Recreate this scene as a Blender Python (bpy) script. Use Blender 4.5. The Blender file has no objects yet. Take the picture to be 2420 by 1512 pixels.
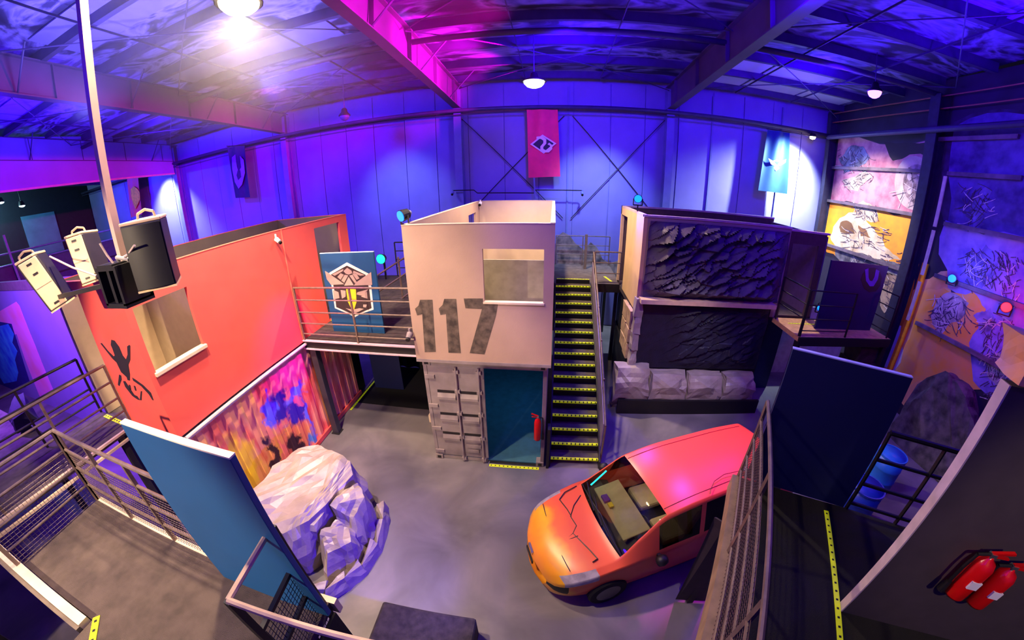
import bpy, bmesh, math, random
from mathutils import Vector, Matrix, noise
from math import pi, sin, cos, radians as rad
random.seed(7)
S = bpy.context.scene
COL = S.collection
# ---------------------------------------------------------------- camera
CAM = Vector((1.25489705, -5.83824334, 5.84408323))
PITCH, YAW, ROLL = 0.38631697, 0.11863716, -0.01313225
K1, K3, K2, K4 = 1.19368556, -0.01591182, -0.07377579, -0.03959792   # lens angle polynomial, radius in kilopixels
ROT = Matrix.Rotation(YAW, 3, 'Z') @ Matrix.Rotation(pi/2-PITCH, 3, 'X') @ Matrix.Rotation(ROLL, 3, 'Z')
cd = bpy.data.cameras.new('camera'); cam = bpy.data.objects.new('camera', cd); COL.objects.link(cam)
cam.matrix_world = Matrix.Translation(CAM) @ ROT.to_4x4()
cd.type = 'PANO'; cd.panorama_type = 'FISHEYE_LENS_POLYNOMIAL'
cd.sensor_width = 36.0; cd.sensor_height = 36.0*1512/2420; cd.sensor_fit = 'HORIZONTAL'
_q = 2420/36.0/1000
cd.fisheye_fov = rad(175)
cd.fisheye_polynomial_k0 = 0
cd.fisheye_polynomial_k1 = -K1*_q; cd.fisheye_polynomial_k2 = -K2*_q**2
cd.fisheye_polynomial_k3 = -K3*_q**3; cd.fisheye_polynomial_k4 = -K4*_q**4
cd.clip_start = .02; cd.clip_end = 200
S.camera = cam
# ---------------------------------------------------------------- world, exposure, main lights
W = bpy.data.worlds.new('world'); S.world = W; W.use_nodes = True
W.node_tree.nodes['Background'].inputs[0].default_value = (.02, .015, .06, 1)
W.node_tree.nodes['Background'].inputs[1].default_value = .2
S.view_settings.view_transform = 'Standard'; S.view_settings.look = 'None'
S.view_settings.gamma = 1; S.view_settings.use_curve_mapping = False
S.view_settings.exposure = 0.0
S.cycles.max_bounces = 4; S.cycles.diffuse_bounces = 2; S.cycles.glossy_bounces = 2; S.cycles.transparent_max_bounces = 6; S.cycles.volume_bounces = 0; S.cycles.volume_step_rate = 6; S.cycles.volume_max_steps = 32
def lamp(name, kind, loc, energy, col, size=.2, target=None, angle=90, blend=.5):
    l = bpy.data.lights.new(name, kind); l.energy = energy; l.color = col
    if kind == 'SPOT': l.spot_size = rad(angle); l.spot_blend = blend; l.shadow_soft_size = size
    elif kind == 'AREA': l.size = size
    else: l.shadow_soft_size = size
    o = bpy.data.objects.new(name, l); COL.objects.link(o); o.location = loc
    if target is not None:
        o.rotation_euler = (Vector(target)-Vector(loc)).to_track_quat('-Z', 'Y').to_euler()
    return o
WARM = (1, .74, .50); BLUE = (.10, .0, 1); VIO = (.28, .05, 1); MAG = (1, 0, .8); CYAN = (.05, .6, 1); COOL = (.55, .75, 1)
# pendant high-bay lamps of the hall (warm white), with one added spot
lamp('pendant_key', 'SPOT', (-2.5, -3.3, 9.4), 4300, WARM, .14, (-1.9, -1.6, 0), 88, .45)
lamp('board_fill', 'SPOT', (-3.6, -10.5, 7.0), 4400, WARM, .1, (-3.1, -4.5, 3.6), 48, .4)  # added warm spot behind the view, brightening the blue board
lamp('pendant_left', 'SPOT', (-3.4, -1.2, 8.8), 2300, WARM, .13, (-2.5, -1.8, 0), 140, .5)
lamp('pendant_mid', 'SPOT', (.72, 4.2, 8.25), 2500, (1, .76, .52), .13, (.9, 1.4, 0), 122, .5)
# blue colour wash floods under the roof
for i, (p, t, e) in enumerate([((1.5, 2.8, 8.9), (1.5, 8.2, 8.6), 850), ((-6.5, 2.8, 8.9), (-6.5, 8.2, 8.2), 850), ((8.6, 2.8, 8.9), (8.6, 8.2, 8.8), 500),
                    ((-14, 2.8, 8.9), (-14, 8.2, 7.8), 1300), ((-23, 3, 8.9), (-22, 8.2, 7), 1300)]):
    lamp('blue_flood', 'SPOT', p, e*2.1, (.055, .0, 1), .3, t, 125, .9)
lamp('blue_up', 'SPOT', (-4.9, 1.2, 8.2), 1000, (.28, .24, 1), .3, (-4.9, 1.2, 11), 150, .6)
lamp('blue_up', 'SPOT', (-7.5, -1.6, 8.0), 1300, (.24, .20, 1), .3, (-7.5, -1.6, 11), 150, .6)
lamp('blue_up', 'SPOT', (-14, 1.0, 7.2), 1600, (.09, .02, 1), .3, (-14, 1.0, 11), 150, .6)
lamp('blue_up', 'SPOT', (2.5, 3.4, 8.0), 300, (.09, .0, 1), .3, (2.5, 3.4, 11), 150, .6)
lamp('blue_up', 'SPOT', (9.6, -.5, 7.8), 1100, (.06, .0, 1), .3, (9.6, -.5, 11), 150, .6)
lamp('blue_front', 'SPOT', (1.9, -4.4, 2.3), 1300, (.04, .0, 1), .1, (-2.1, -2.8, .6), 60, .7)
lamp('blue_front', 'SPOT', (.2, -2.6, 8.8), 900, (.08, .0, 1), .12, (2.6, 2.4, 1.0), 40, .8)
lamp('blue_side', 'SPOT', (4.5, -1.5, 8.6), 900, (.12, .02, 1), .3, (12.6, -1, 3.5), 120, .8)
for p, e in (((5.0, -.5, 8.9), 420), ((-1.5, -8, 8.9), 380), ((9.0, 3.5, 8.7), 300), ((-7.5, -6, 8.8), 300), ((-14.5, -1, 8.6), 500), ((10.5, -3.5, 8.8), 420)): lamp('blue_fill', 'POINT', p, e, (.05, .0, 1), .3)  # unseen points added as an overall deep blue fill
lamp('violet_left', 'SPOT', (-10.5, -5.5, 8.0), 8500, (.30, .08, 1), .3, (-11.5, -2, 3), 120, .8)
for yy in (.6, 3.6, 6.0): lamp('magenta_beam', 'SPOT', (.6, yy, 8.75), (3000 if yy < 1 else 5200) if yy < 5 else 1800, (1, 0, .62), .15, (-2.4, yy+.3, 9.25), 74, .6)
lamp('magenta_beam', 'SPOT', (-7.4, 5.0, 8.6), 500, (1, 0, .35), .15, (-10.2, 5.6, 9.3), 100, .8)
lamp('magenta_car', 'SPOT', (5.0, 1.0, 8.4), 2600, (1, .05, .75), .1, (4.1, -1.2, 1.6), 26, .9)
lamp('boulder_fill', 'SPOT', (2.9, -2.2, 9.2), 1900, (1, .84, .78), .12, (4.7, 2.3, .9), 25, .8)  # added warm spot brightening the boulder blocks, no lamp hangs there
lamp('cool_low', 'SPOT', (2.6, 4.8, 8.3), 1700, (.36, .55, 1), .15, (2.9, 8.2, 4.3), 66, .9)
lamp('cool_low', 'SPOT', (-5.2, 4.8, 8.3), 1000, (.3, .42, 1), .15, (-4.6, 8.2, 4.5), 66, .9)
lamp('extinguisher_spot', 'SPOT', (1.8, -9.5, 8.8), 900, WARM, .1, (4.9, -5.0, 3.6), 22, .8)
lamp('cool_down', 'SPOT', (11.2, 6.6, 8.2), 7000, (.66, .84, 1), .1, (9.8, 8.2, 4.8), 110, 1)
lamp('warm_mural', 'SPOT', (8.8, 5.6, 8.7), 2400, (1, .86, .66), .12, (12.6, 5.4, 5.2), 62, .7)
lamp('warm_landing', 'SPOT', (8.6, 5.0, 8.6), 1500, (1, .8, .55), .1, (8.0, 2.0, 2.7), 22, .6)
lamp('cool_down_left', 'SPOT', (-19.4, 6.6, 8.3), 3200, (.6, .75, 1), .1, (-19.2, 8.1, 5.3), 95, .7)
# ---------------------------------------------------------------- pixel -> point on a plane of the place
def ray(u, v):
    x = (u-1210)/1000; y = -(v-756)/1000; r = math.hypot(x, y)+1e-9
    th = K1*r+K2*r*r+K3*r**3+K4*r**4
    return ROT @ Vector((sin(th)*x/r, sin(th)*y/r, -cos(th)))
def at(u, v, x=None, y=None, z=None):
    d = ray(u, v)
    t = (x-CAM.x)/d.x if x is not None else (y-CAM.y)/d.y if y is not None else (z-CAM.z)/d.z
    return CAM+d*t
# ---------------------------------------------------------------- materials
def lin(c): return tuple(((v/255)/12.92 if v/255 <= .04045 else ((v/255+.055)/1.055)**2.4) for v in c)
MATS = {}
def mat(name, col, rough=.6, metal=0., var=.12, scale=6., bump=.0, bscale=40., emis=0., col2=None, spec=.5, ecol=None):
    if name in MATS: return MATS[name]
    m = bpy.data.materials.new(name); m.use_nodes = True; MATS[name] = m
    N = m.node_tree.nodes; L = m.node_tree.links; b = N['Principled BSDF']
    c = lin(col); c2 = lin(col2) if col2 else tuple(max(0, v*(1-var*2)) for v in c)
    tc = N.new('ShaderNodeTexCoord'); nz = N.new('ShaderNodeTexNoise'); nz.inputs['Scale'].default_value = scale; nz.inputs['Detail'].default_value = 3
    L.new(tc.outputs['Object'], nz.inputs['Vector'])
    mx = N.new('ShaderNodeMix'); mx.data_type = 'RGBA'; mx.inputs[6].default_value = (*c, 1); mx.inputs[7].default_value = (*c2, 1)
    rp = N.new('ShaderNodeValToRGB'); rp.color_ramp.elements[0].position = .35; rp.color_ramp.elements[1].position = .7
    L.new(nz.outputs['Fac'], rp.inputs[0]); L.new(rp.outputs[0], mx.inputs[0]); L.new(mx.outputs[2], b.inputs['Base Color'])
    b.inputs['Roughness'].default_value = rough; b.inputs['Metallic'].default_value = metal
    b.inputs['Specular IOR Level'].default_value = spec
    if bump:
        n2 = N.new('ShaderNodeTexNoise'); n2.inputs['Scale'].default_value = bscale; n2.inputs['Detail'].default_value = 2
        L.new(tc.outputs['Object'], n2.inputs['Vector'])
        bp = N.new('ShaderNodeBump'); bp.inputs['Strength'].default_value = bump; bp.inputs['Distance'].default_value = .02
        L.new(n2.outputs['Fac'], bp.inputs['Height']); L.new(bp.outputs[0], b.inputs['Normal'])
    if emis:
        b.inputs['Emission Color'].default_value = (*lin(ecol or col), 1); b.inputs['Emission Strength'].default_value = emis
    return m
def ramp_mat(name, stops, scale, rough=.6, tex='NOISE', stretch=(1, 1, 1), bump=0, distort=0.):
    """Paint of several colours laid out by a procedural texture."""
    m = bpy.data.materials.new(name); m.use_nodes = True; MATS[name] = m
    N = m.node_tree.nodes; L = m.node_tree.links; b = N['Principled BSDF']
    tc = N.new('ShaderNodeTexCoord'); mp = N.new('ShaderNodeMapping'); mp.inputs['Scale'].default_value = stretch
    L.new(tc.outputs['Object'], mp.inputs[0])
    if tex == 'WAVE':
        t = N.new('ShaderNodeTexWave'); t.inputs['Scale'].default_value = scale; t.inputs['Distortion'].default_value = distort; t.inputs['Detail'].default_value = 3; t.inputs['Detail Scale'].default_value = .8
    else:
        t = N.new('ShaderNodeTexNoise'); t.inputs['Scale'].default_value = scale; t.inputs['Detail'].default_value = 5; t.inputs['Distortion'].default_value = distort
    L.new(mp.outputs[0], t.inputs['Vector'])
    r = N.new('ShaderNodeValToRGB'); e = r.color_ramp.elements
    e[0].position = stops[0][0]; e[0].color = (*lin(stops[0][1]), 1); e[1].position = stops[-1][0]; e[1].color = (*lin(stops[-1][1]), 1)
    for p, c in stops[1:-1]:
        q = e.new(p); q.color = (*lin(c), 1)
    L.new(t.outputs['Fac'], r.inputs[0]); L.new(r.outputs[0], b.inputs['Base Color']); b.inputs['Roughness'].default_value = rough
    if bump:
        bp = N.new('ShaderNodeBump'); bp.inputs['Strength'].default_value = bump; bp.inputs['Distance'].default_value = .03
        L.new(t.outputs['Fac'], bp.inputs['Height']); L.new(bp.outputs[0], b.inputs['Normal'])
    return m
def glass_mat(name, col, alpha=.25, rough=.03):
    m = bpy.data.materials.new(name); m.use_nodes = True; MATS[name] = m
    N = m.node_tree.nodes; L = m.node_tree.links; N.remove(N['Principled BSDF'])
    t = N.new('ShaderNodeBsdfTransparent'); t.inputs[0].default_value = (*lin(col), 1)
    g = N.new('ShaderNodeBsdfGlossy'); g.inputs['Roughness'].default_value = rough
    f = N.new('ShaderNodeFresnel'); f.inputs[0].default_value = 1.45
    x = N.new('ShaderNodeMixShader'); L.new(f.outputs[0], x.inputs[0]); L.new(t.outputs[0], x.inputs[1]); L.new(g.outputs[0], x.inputs[2])
    L.new(x.outputs[0], N['Material Output'].inputs[0]); return m
beige = mat('beige_paint', (180, 150, 132), .7, var=.05, scale=2, bump=.05)
beige_in = mat('beige_inside', (214, 190, 160), .8, var=.06, scale=2)
grey_in = mat('grey_inside', (120, 108, 92), .8, var=.08, scale=2)
red = mat('red_paint', (242, 92, 80), .65, var=.05, scale=2, bump=.03)
contgrey = mat('container_grey', (146, 132, 132), .6, var=.12, scale=4, bump=.05)
teal = mat('teal_paint', (20, 110, 150), .6, var=.15, scale=3)
dark = mat('dark_steel', (48, 44, 44), .5, .3, var=.15, scale=10)
railm = mat('rail_steel', (128, 110, 98), .45, .4, var=.15, scale=12)
blackm = mat('black_paint', (16, 15, 17), .55, var=.1, scale=8)
black_soft = mat('black_cloth', (12, 11, 13), .95, var=.2, scale=12, bump=.3, bscale=120)
carpet = mat('charcoal_carpet', (104, 92, 86), .95, var=.22, scale=5, bump=.5, bscale=160)
bcarpet = mat('black_carpet', (66, 58, 50), .95, var=.3, scale=9, bump=.6, bscale=140)
ivory = mat('ivory_trim', (222, 200, 170), .6, var=.08, scale=5)
bluep = mat('blue_board', (8, 74, 128), .55, var=.06, scale=2)
bluepd = mat('navy_board', (8, 18, 74), .55, var=.06, scale=2)
tape_y = mat('yellow_tape', (214, 226, 20), .6, var=.03, scale=3, emis=.22)  # slight emission put in for the tape's glow under blue light
tape_k = mat('black_tape', (20, 22, 10), .7, var=.05)
slate = mat('rock_slate', (84, 68, 90), .55, var=.2, scale=5, bump=.25, bscale=25)
rockl = mat('rock_pale', (170, 154, 145), .4, var=.12, scale=4, bump=.25, bscale=18)
stone = mat('beige_stone', (206, 172, 128), .8, var=.2, scale=6, bump=.3)
wallm = mat('wall_sheet', (134, 126, 182), .65, var=.06, scale=1.2)
colm = mat('column_paint', (118, 122, 168), .6, var=.08, scale=3)
steelp = mat('roof_steel', (66, 60, 96), .55, .1, var=.12, scale=4)
pinksteel = mat('rafter_paint', (86, 68, 100), .55, .0, var=.1, scale=2)
white = mat('white_paint', (238, 236, 232), .6, var=.04)
cream = mat('cream_plastic', (222, 192, 150), .5, var=.05, scale=8)
concrete = ramp_mat('concrete', [(.28, (84, 80, 84)), (.50, (110, 104, 108)), (.72, (136, 128, 130))], .8, .45, distort=.6)
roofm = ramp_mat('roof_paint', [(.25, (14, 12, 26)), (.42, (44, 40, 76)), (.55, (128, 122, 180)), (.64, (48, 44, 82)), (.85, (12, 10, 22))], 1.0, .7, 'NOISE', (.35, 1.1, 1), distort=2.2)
sky_sheet = mat('skylight_sheet', (196, 206, 214), .5, var=.05, scale=1)
red_ext = mat('extinguisher_red', (214, 14, 18), .25, var=.03)
chrome = mat('chrome', (210, 210, 205), .2, .9, var=.05)
# ---------------------------------------------------------------- mesh helpers
class MB:
    def __init__(s): s.v = []; s.f = []
    def quad(s, pts):
        n = len(s.v); s.v += [tuple(p) for p in pts]; s.f.append(tuple(range(n, n+len(pts))))
    def box(s, x0, y0, z0, x1, y1, z1):
        s.obox((x0, y0, z0), (x1-x0, 0, 0), (0, y1-y0, 0), (0, 0, z1-z0)); return s
    def obox(s, o, a, b, c):
        o, a, b, c = map(Vector, (o, a, b, c)); n = len(s.v)
        for p in (o, o+a, o+a+b, o+b, o+c, o+a+c, o+a+b+c, o+b+c): s.v.append(tuple(p))
        fl = [(0, 3, 2, 1), (4, 5, 6, 7), (0, 1, 5, 4), (1, 2, 6, 5), (2, 3, 7, 6), (3, 0, 4, 7)]
        if a.cross(b).dot(c) < 0: fl = [f[::-1] for f in fl]
        s.f += [tuple(i+n for i in f) for f in fl]; return s
    def tube(s, p, q, r, k=8, r2=None):
        p, q = Vector(p), Vector(q); d = (q-p)
        if d.length < 1e-6: return s
        d.normalize(); a = d.orthogonal().normalized(); b = d.cross(a); n = len(s.v); r2 = r if r2 is None else r2
        for c, rr in ((p, r), (q, r2)):
            for i in range(k):
                t = 2*pi*i/k; s.v.append(tuple(c+a*cos(t)*rr+b*sin(t)*rr))
        for i in range(k): s.f.append((n+i, n+(i+1) % k, n+k+(i+1) % k, n+k+i))
        s.f.append(tuple(n+i for i in range(k))[::-1]); s.f.append(tuple(n+k+i for i in range(k))); return s
    def bar(s, p, q, w, h=None, up=(0, 0, 1)):
        p, q = Vector(p), Vector(q); h = h or w; d = (q-p).normalized(); u = Vector(up)
        a = d.cross(u)
        if a.length < 1e-4: a = Vector((1, 0, 0))
        a.normalize(); b = a.cross(d).normalized()
        return s.obox(p-a*w/2-b*h/2, q-p, a*w, b*h)
    def path(s, pts, r, k=8):
        for a, b in zip(pts, pts[1:]): s.tube(a, b, r, k)
        return s
    def prism(s, pts, d):
        """polygon (3-D points) pushed along d"""
        d = Vector(d); n = len(s.v); k = len(pts); pts = [Vector(p) for p in pts]
        for p in pts: s.v.append(tuple(p))
        for p in pts: s.v.append(tuple(p+d))
        s.f.append(tuple(range(n, n+k))); s.f.append(tuple(range(n+k, n+2*k))[::-1])
        for i in range(k): s.f.append((n+i, n+(i+1) % k, n+k+(i+1) % k, n+k+i)[::-1])
        return s
    def lathe(s, prof, k=20, o=(0, 0, 0), axis='Z'):
        o = Vector(o); n = len(s.v)
        for r, z in prof:
            for i in range(k):
                t = 2*pi*i/k
                p = Vector((r*cos(t), r*sin(t), z))
                if axis == 'Y': p = Vector((p.x, p.z, p.y))
                if axis == 'X': p = Vector((p.z, p.x, p.y))
                s.v.append(tuple(o+p))
        for j in range(len(prof)-1):
            for i in range(k): s.f.append((n+j*k+i, n+j*k+(i+1) % k, n+(j+1)*k+(i+1) % k, n+(j+1)*k+i))
        s.f.append(tuple(n+i for i in range(k))[::-1]); m = n+(len(prof)-1)*k; s.f.append(tuple(m+i for i in range(k)))
        return s
    def grid(s, fn, nu, nv):
        n = len(s.v)
        for j in range(nv+1):
            for i in range(nu+1): s.v.append(tuple(fn(i/nu, j/nv)))
        for j in range(nv):
            for i in range(nu):
                a = n+j*(nu+1)+i; s.f.append((a, a+1, a+nu+2, a+nu+1))
        return s
    def build(s, name, m, parent=None, local=False, smooth=False, bevel=0, label=None, fix=True):
        me = bpy.data.meshes.new(name)
        off = Vector((0, 0, 0))
        if parent is not None and not local:
            q = parent
            while q is not None: off += q.location; q = q.parent
        me.from_pydata([tuple(Vector(p)-off) for p in s.v], [], s.f)
        if fix:
            bm = bmesh.new(); bm.from_mesh(me); bmesh.ops.recalc_face_normals(bm, faces=bm.faces); bm.to_mesh(me); bm.free()
        me.materials.append(m)
        if smooth:
            for p in me.polygons: p.use_smooth = True
        o = bpy.data.objects.new(name, me); COL.objects.link(o)
        if parent is not None: o.parent = parent
        if bevel:
            b = o.modifiers.new('bevel', 'BEVEL'); b.width = bevel; b.segments = 2; b.limit_method = 'ANGLE'
        if label: o['label'] = label
        return o
def tag(o, label, cat, group=None, kind=None):
    o['label'] = label; o['category'] = cat
    if group: o['group'] = group
    if kind: o['kind'] = kind
    return o
def thing(name, label, cat, loc=(0, 0, 0), group=None, rz=0):
    o = bpy.data.objects.new(name, None); COL.objects.link(o); o.location = loc; o.rotation_euler = (0, 0, rz); o.empty_display_size = .1
    return tag(o, label, cat, group)
def struct(o, label=None):
    o['kind'] = 'structure'
    if label: o['label'] = label
    return o
def box(name, m, parent, *c, **k): return MB().box(*c).build(name, m, parent, **k)
def decal(name, px, m, parent, t=.006, local=False, n=None, **pl):
    """flat paint on a flat face: a thin polygon lying on that face"""
    pts = [at(u, v, **pl) for u, v in px]
    ax = list(pl)[0]; d = Vector((0, 0, 0)); d['xyz'.index(ax)] = -t if (CAM['xyz'.index(ax)] < pl[ax]) else t
    return MB().prism(pts, d).build(name, m, parent)
def rag(pts, depth=2, amp=.12, seed=1):
    """roughen a polygon's outline"""
    rnd = random.Random(seed)
    for _ in range(depth):
        out = []
        for (a, b), (c, d) in zip(pts, pts[1:]+pts[:1]):
            L = math.hypot(c-a, d-b); k = rnd.uniform(-amp, amp)
            out += [(a, b), ((a+c)/2-(d-b)*k, (b+d)/2+(c-a)*k)]
        pts = out
    return pts
def wall_hole(mb, axis, at0, at1, a0, a1, z0, z1, holes):
    """wall slab on plane axis between at0..at1, spanning a0..a1 by z0..z1 with rectangular holes (h0,h1,zz0,zz1)"""
    def bx(p0, p1, q0, q1):
        if p1-p0 < 1e-4 or q1-q0 < 1e-4: return
        if axis == 'y': mb.box(p0, at0, q0, p1, at1, q1)
        else: mb.box(at0, p0, q0, at1, p1, q1)
    cur = a0
    for h0, h1, w0, w1 in sorted(holes):
        bx(cur, h0, z0, z1); bx(h0, h1, z0, w0); bx(h0, h1, w1, z1); cur = h1
    bx(cur, a1, z0, z1); return mb
def railing(name, label, p0, p1, zs, zdeck, nposts, m=None, r=.02, pr=.022, group=None, mesh=None, cat='railing', zpost=None):
    m = m or railm; p0, p1 = Vector((*p0, 0)), Vector((*p1, 0))
    t = thing(name, label, cat, (p0.x, p0.y, zdeck), group)
    for z in zs: MB().tube(p0+Vector((0, 0, z)), p1+Vector((0, 0, z)), r if z == zs[0] else r*.75, 8).build('rail', m, t, smooth=False)
    for i in range(nposts):
        q = p0.lerp(p1, i/max(1, nposts-1)); MB().bar(q+Vector((0, 0, zdeck if zpost is None else zpost)), q+Vector((0, 0, zs[0])), pr*1.6).build('post', m, t)
    if mesh:
        z0, z1, sp = mesh; b = MB(); d = (p1-p0); n = int(d.length/sp); nz = int((z1-z0)/sp); wr = .0028
        for i in range(n+1):
            q = p0+d*(i/n); b.tube(q+Vector((0, 0, z0)), q+Vector((0, 0, z1)), wr, 3)
        for j in range(nz+1):
            z = z0+(z1-z0)*j/nz; b.tube(p0+Vector((0, 0, z)), p1+Vector((0, 0, z)), wr, 3)
        o = b.build('wire_mesh', m, t); o['kind'] = 'stuff'
    return t
def tape(name, label, p0, p1, w, n=None, group=None, h=.006, z=None):
    p0, p1 = Vector(p0), Vector(p1); t = thing(name, label, 'tape', p0, group)
    d = (p1-p0); L = d.length; d.normalize(); s = Vector((-d.y, d.x, 0)).normalized(); up = Vector((0, 0, h))
    MB().obox(p0-s*w/2, d*L, s*w, up).build('strip', tape_y, t)
    n = n or max(3, int(L/.09))
    b = MB()
    for i in range(n):
        c = p0+d*(L*(i+.5)/n)+up
        b.obox(c-s*w*.2-d*w*.18, d*w*.36, s*w*.4, Vector((0, 0, .002)))
    o = b.build('black_marks', tape_k, t); o['kind'] = 'stuff'
    return t
def hull(name, pts, m, parent, cuts=2, amp=.04, seed=0, freq=2.5, local=False):
    bm = bmesh.new()
    for p in pts: bm.verts.new(p)
    r = bmesh.ops.convex_hull(bm, input=bm.verts)
    for v in [v for v in bm.verts if not v.link_faces]: bm.verts.remove(v)
    if cuts: bmesh.ops.subdivide_edges(bm, edges=bm.edges, cuts=cuts, use_grid_fill=True)
    bmesh.ops.triangulate(bm, faces=bm.faces); bm.normal_update()
    for v in bm.verts:
        q = v.co*freq+Vector((seed*3.1, seed*1.7, seed))
        v.co += v.normal*(noise.noise(q)*amp+noise.noise(q*2.7)*amp*.5+abs(noise.noise(q*5.1))*amp*.35)
    me = bpy.data.meshes.new(name); 
    if parent is not None and not local:
        bmesh.ops.translate(bm, verts=bm.verts, vec=-parent.location)
    bm.to_mesh(me); bm.free(); me.materials.append(m)
    o = bpy.data.objects.new(name, me); COL.objects.link(o)
    if parent is not None: o.parent = parent
    return o
# ================================================================ the hall
XR, YB, XL, YF = 12.6, 8.2, -30., -13.
def roof_z(y): return 9.55+.062*(YB-y) if y > -4 else 9.55+.062*(YB+4)-.062*(-4-y)
struct(MB().box(XL, YF, -.2, XR, YB, 0).build('floor', concrete), 'bare grey concrete floor of the hall')
bw = struct(box('wall_back', wallm, None, XL, YB, 0, XR, YB+.2, 9.9), 'tall sheet metal wall behind the arena washed in blue light')
# wall sheets and columns of the back wall, eaves rail
x = -29.4; k = 0
while x < XR-.05:
    w = 1.28 if k % 3 else 1.36
    x1 = min(x+w, XR-.02)
    MB().box(x, YB-.035-.012*(k % 2), 0.02, x1-.025, YB-.001, 9.45).build('sheet_panel', wallm, bw)
    x = x1; k += 1
FRX = [-26.0, -18.1, -10.2, -2.3, 5.45]
for cx in FRX:
    b = MB(); b.box(cx-.14, YB-.42, 0, cx+.14, YB-.38, 9.3).box(cx-.14, YB-.09, 0, cx+.14, YB-.05, 9.3).box(cx-.012, YB-.4, 0, cx+.012, YB-.06, 9.3)
    b.build('column', colm, bw)
for cx in (1.75, 7.2, 10.2):
    MB().box(cx-.03, YB-.09, 0, cx+.03, YB-.047, 9.3).build('wall_post', colm, bw)
MB().tube((-29.5, YB-.5, 8.47), (XR-.1, YB-.5, 8.45), .07, 10).build('eaves_pipe', steelp, bw, smooth=True)
MB().tube((-29.5, YB-.52, 8.3), (XR-.1, YB-.52, 8.29), .02, 6).build('conduit', steelp, bw)
for a, c in (((-2.2, 4.4), (1.6, 8.2)), ((-2.2, 8.2), (1.6, 4.4)), ((1.9, 4.4), (5.3, 8.2)), ((1.9, 8.2), (5.3, 4.4))):
    MB().tube((a[0], YB-.13, a[1]), (c[0], YB-.13, c[1]), .016, 6).build('brace_rod', dark, bw)
rw = struct(box('wall_right', mat('mural_base', (46, 40, 66), .7, var=.3, scale=1), None, XR, YF, 0, XR+.2, YB, 9.9), 'end wall of the hall painted with a large colourful mural')
lw = struct(box('wall_left', blackm, None, XL-.2, YF, 0, XL, YB, 9.9), 'far end wall of the hall lost in darkness')
fw = struct(box('wall_front', wallm, None, XL, YF-.2, 0, XR, YF, 9.9), 'hall wall behind the viewer')
# roof
cb = MB()
for y0, y1 in ((YB+.2, -4), (-4, YF-.2)):
    cb.quad([(XL, y0, roof_z(y0)+.10), (XR+.2, y0, roof_z(y0)+.10), (XR+.2, y1, roof_z(y1)+.10), (XL, y1, roof_z(y1)+.10)])
    cb.quad([(XL, y0, roof_z(y0)+.16), (XL, y1, roof_z(y1)+.16), (XR+.2, y1, roof_z(y1)+.16), (XR+.2, y0, roof_z(y0)+.16)])
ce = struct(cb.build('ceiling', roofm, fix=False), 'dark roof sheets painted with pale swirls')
y = YB-.7
while y > YF:
    z = roof_z(y)
    b = MB(); b.box(XL, y-.03, z-.14, XR, y+.03, z+.1); b.box(XL, y-.03, z-.15, XR, y+.09, z-.135)
    b.build('purlin', steelp, ce); y -= 1.45
for cx in FRX:
    for ya, yb in ((YB-.1, -4), (-4, YF+.1)):
        b = MB(); za, zb = roof_z(ya)-.13, roof_z(yb)-.13; dp = .88
        w = .14
        def slab(x0, x1, d0, d1): b.prism([(x0, ya, za-d0), (x0, yb, zb-d0), (x0, yb, zb-d1), (x0, ya, za-d1)], (x1-x0, 0, 0))
        slab(cx-w, cx+w, 0, .03); slab(cx-w, cx+w, dp-.03, dp); slab(cx-.02, cx+.02, .03, dp-.03)
        for i in range(6):
            yy = ya+(yb-ya)*(i+.5)/6; zz = roof_z(yy)-.13
            b.box(cx-w*.9, yy-.01, zz-dp+.03, cx+w*.9, yy+.01, zz-.03)
        b.build('rafter', pinksteel, ce)
        for i in range(4):
            yy = ya+(yb-ya)*(i+.6)/4.4; zz = roof_z(yy)
            MB().tube((cx+.1, yy, zz-1.0), (cx+.95, yy, zz-.12), .022, 6).build('knee_brace', steelp, ce)
for i, cx in enumerate(FRX[:-1]+[5.45]):
    x1 = FRX[i+1] if i < 4 else XR-.1
    for ya, yb in ((7.6, 2.6), (2.6, -2.6)):
        MB().tube((cx+.15, ya, roof_z(ya)-.35), (x1-.15, yb, roof_z(yb)-.35), .016, 6).build('brace_rod', steelp, ce)
        MB().tube((cx+.15, yb, roof_z(yb)-.38), (x1-.15, ya, roof_z(ya)-.38), .016, 6).build('brace_rod', steelp, ce)
    for fx in (.33, .66):
        q = cx+(x1-cx)*fx
        MB().bar((q, 7.5, roof_z(7.5)-.2), (q, -3.5, roof_z(-3.5)-.2), .02, .05).build('sag_bar', steelp, ce)
    MB().tube((cx+.1, 3.1, roof_z(3.1)-.45), (x1-.1, 3.1, roof_z(3.1)-.45), .075, 10).build('strut_tube', steelp, ce, smooth=True)
for x0, x1 in ((5.75, 7.9), (8.0, 10.2), (10.3, 12.3)):
    for ya, yb in ((7.45, 6.1), (6.0, 4.65)):
        if yb < 5 and x0 > 9: continue
        MB().prism([(x0, ya, roof_z(ya)+.09), (x1, ya, roof_z(ya)+.09), (x1, yb, roof_z(yb)+.09), (x0, yb, roof_z(yb)+.09)], (0, 0, -.03)).build('skylight_panel', sky_sheet, ce)
for (x0, x1, ya, yb) in ((10.4, 12.4, .3, -1.0), (10.4, 12.4, -1.2, -2.4), (7.6, 9.8, -.9, -2.2), (-9.6, -2.8, -.4, -1.6), (-9.8, -4, 3.0, 1.8), (-17.6, -11, 4.4, 3.4), (-17.6, -11, .6, -.6)):
    MB().prism([(x0, ya, roof_z(ya)+.09), (x1, ya, roof_z(ya)+.09), (x1, yb, roof_z(yb)+.09), (x0, yb, roof_z(yb)+.09)], (0, 0, -.03)).build('pale_roof_panel', mat('pale_roof', (120, 116, 170), .6, var=.1, scale=1.5), ce)
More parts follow.
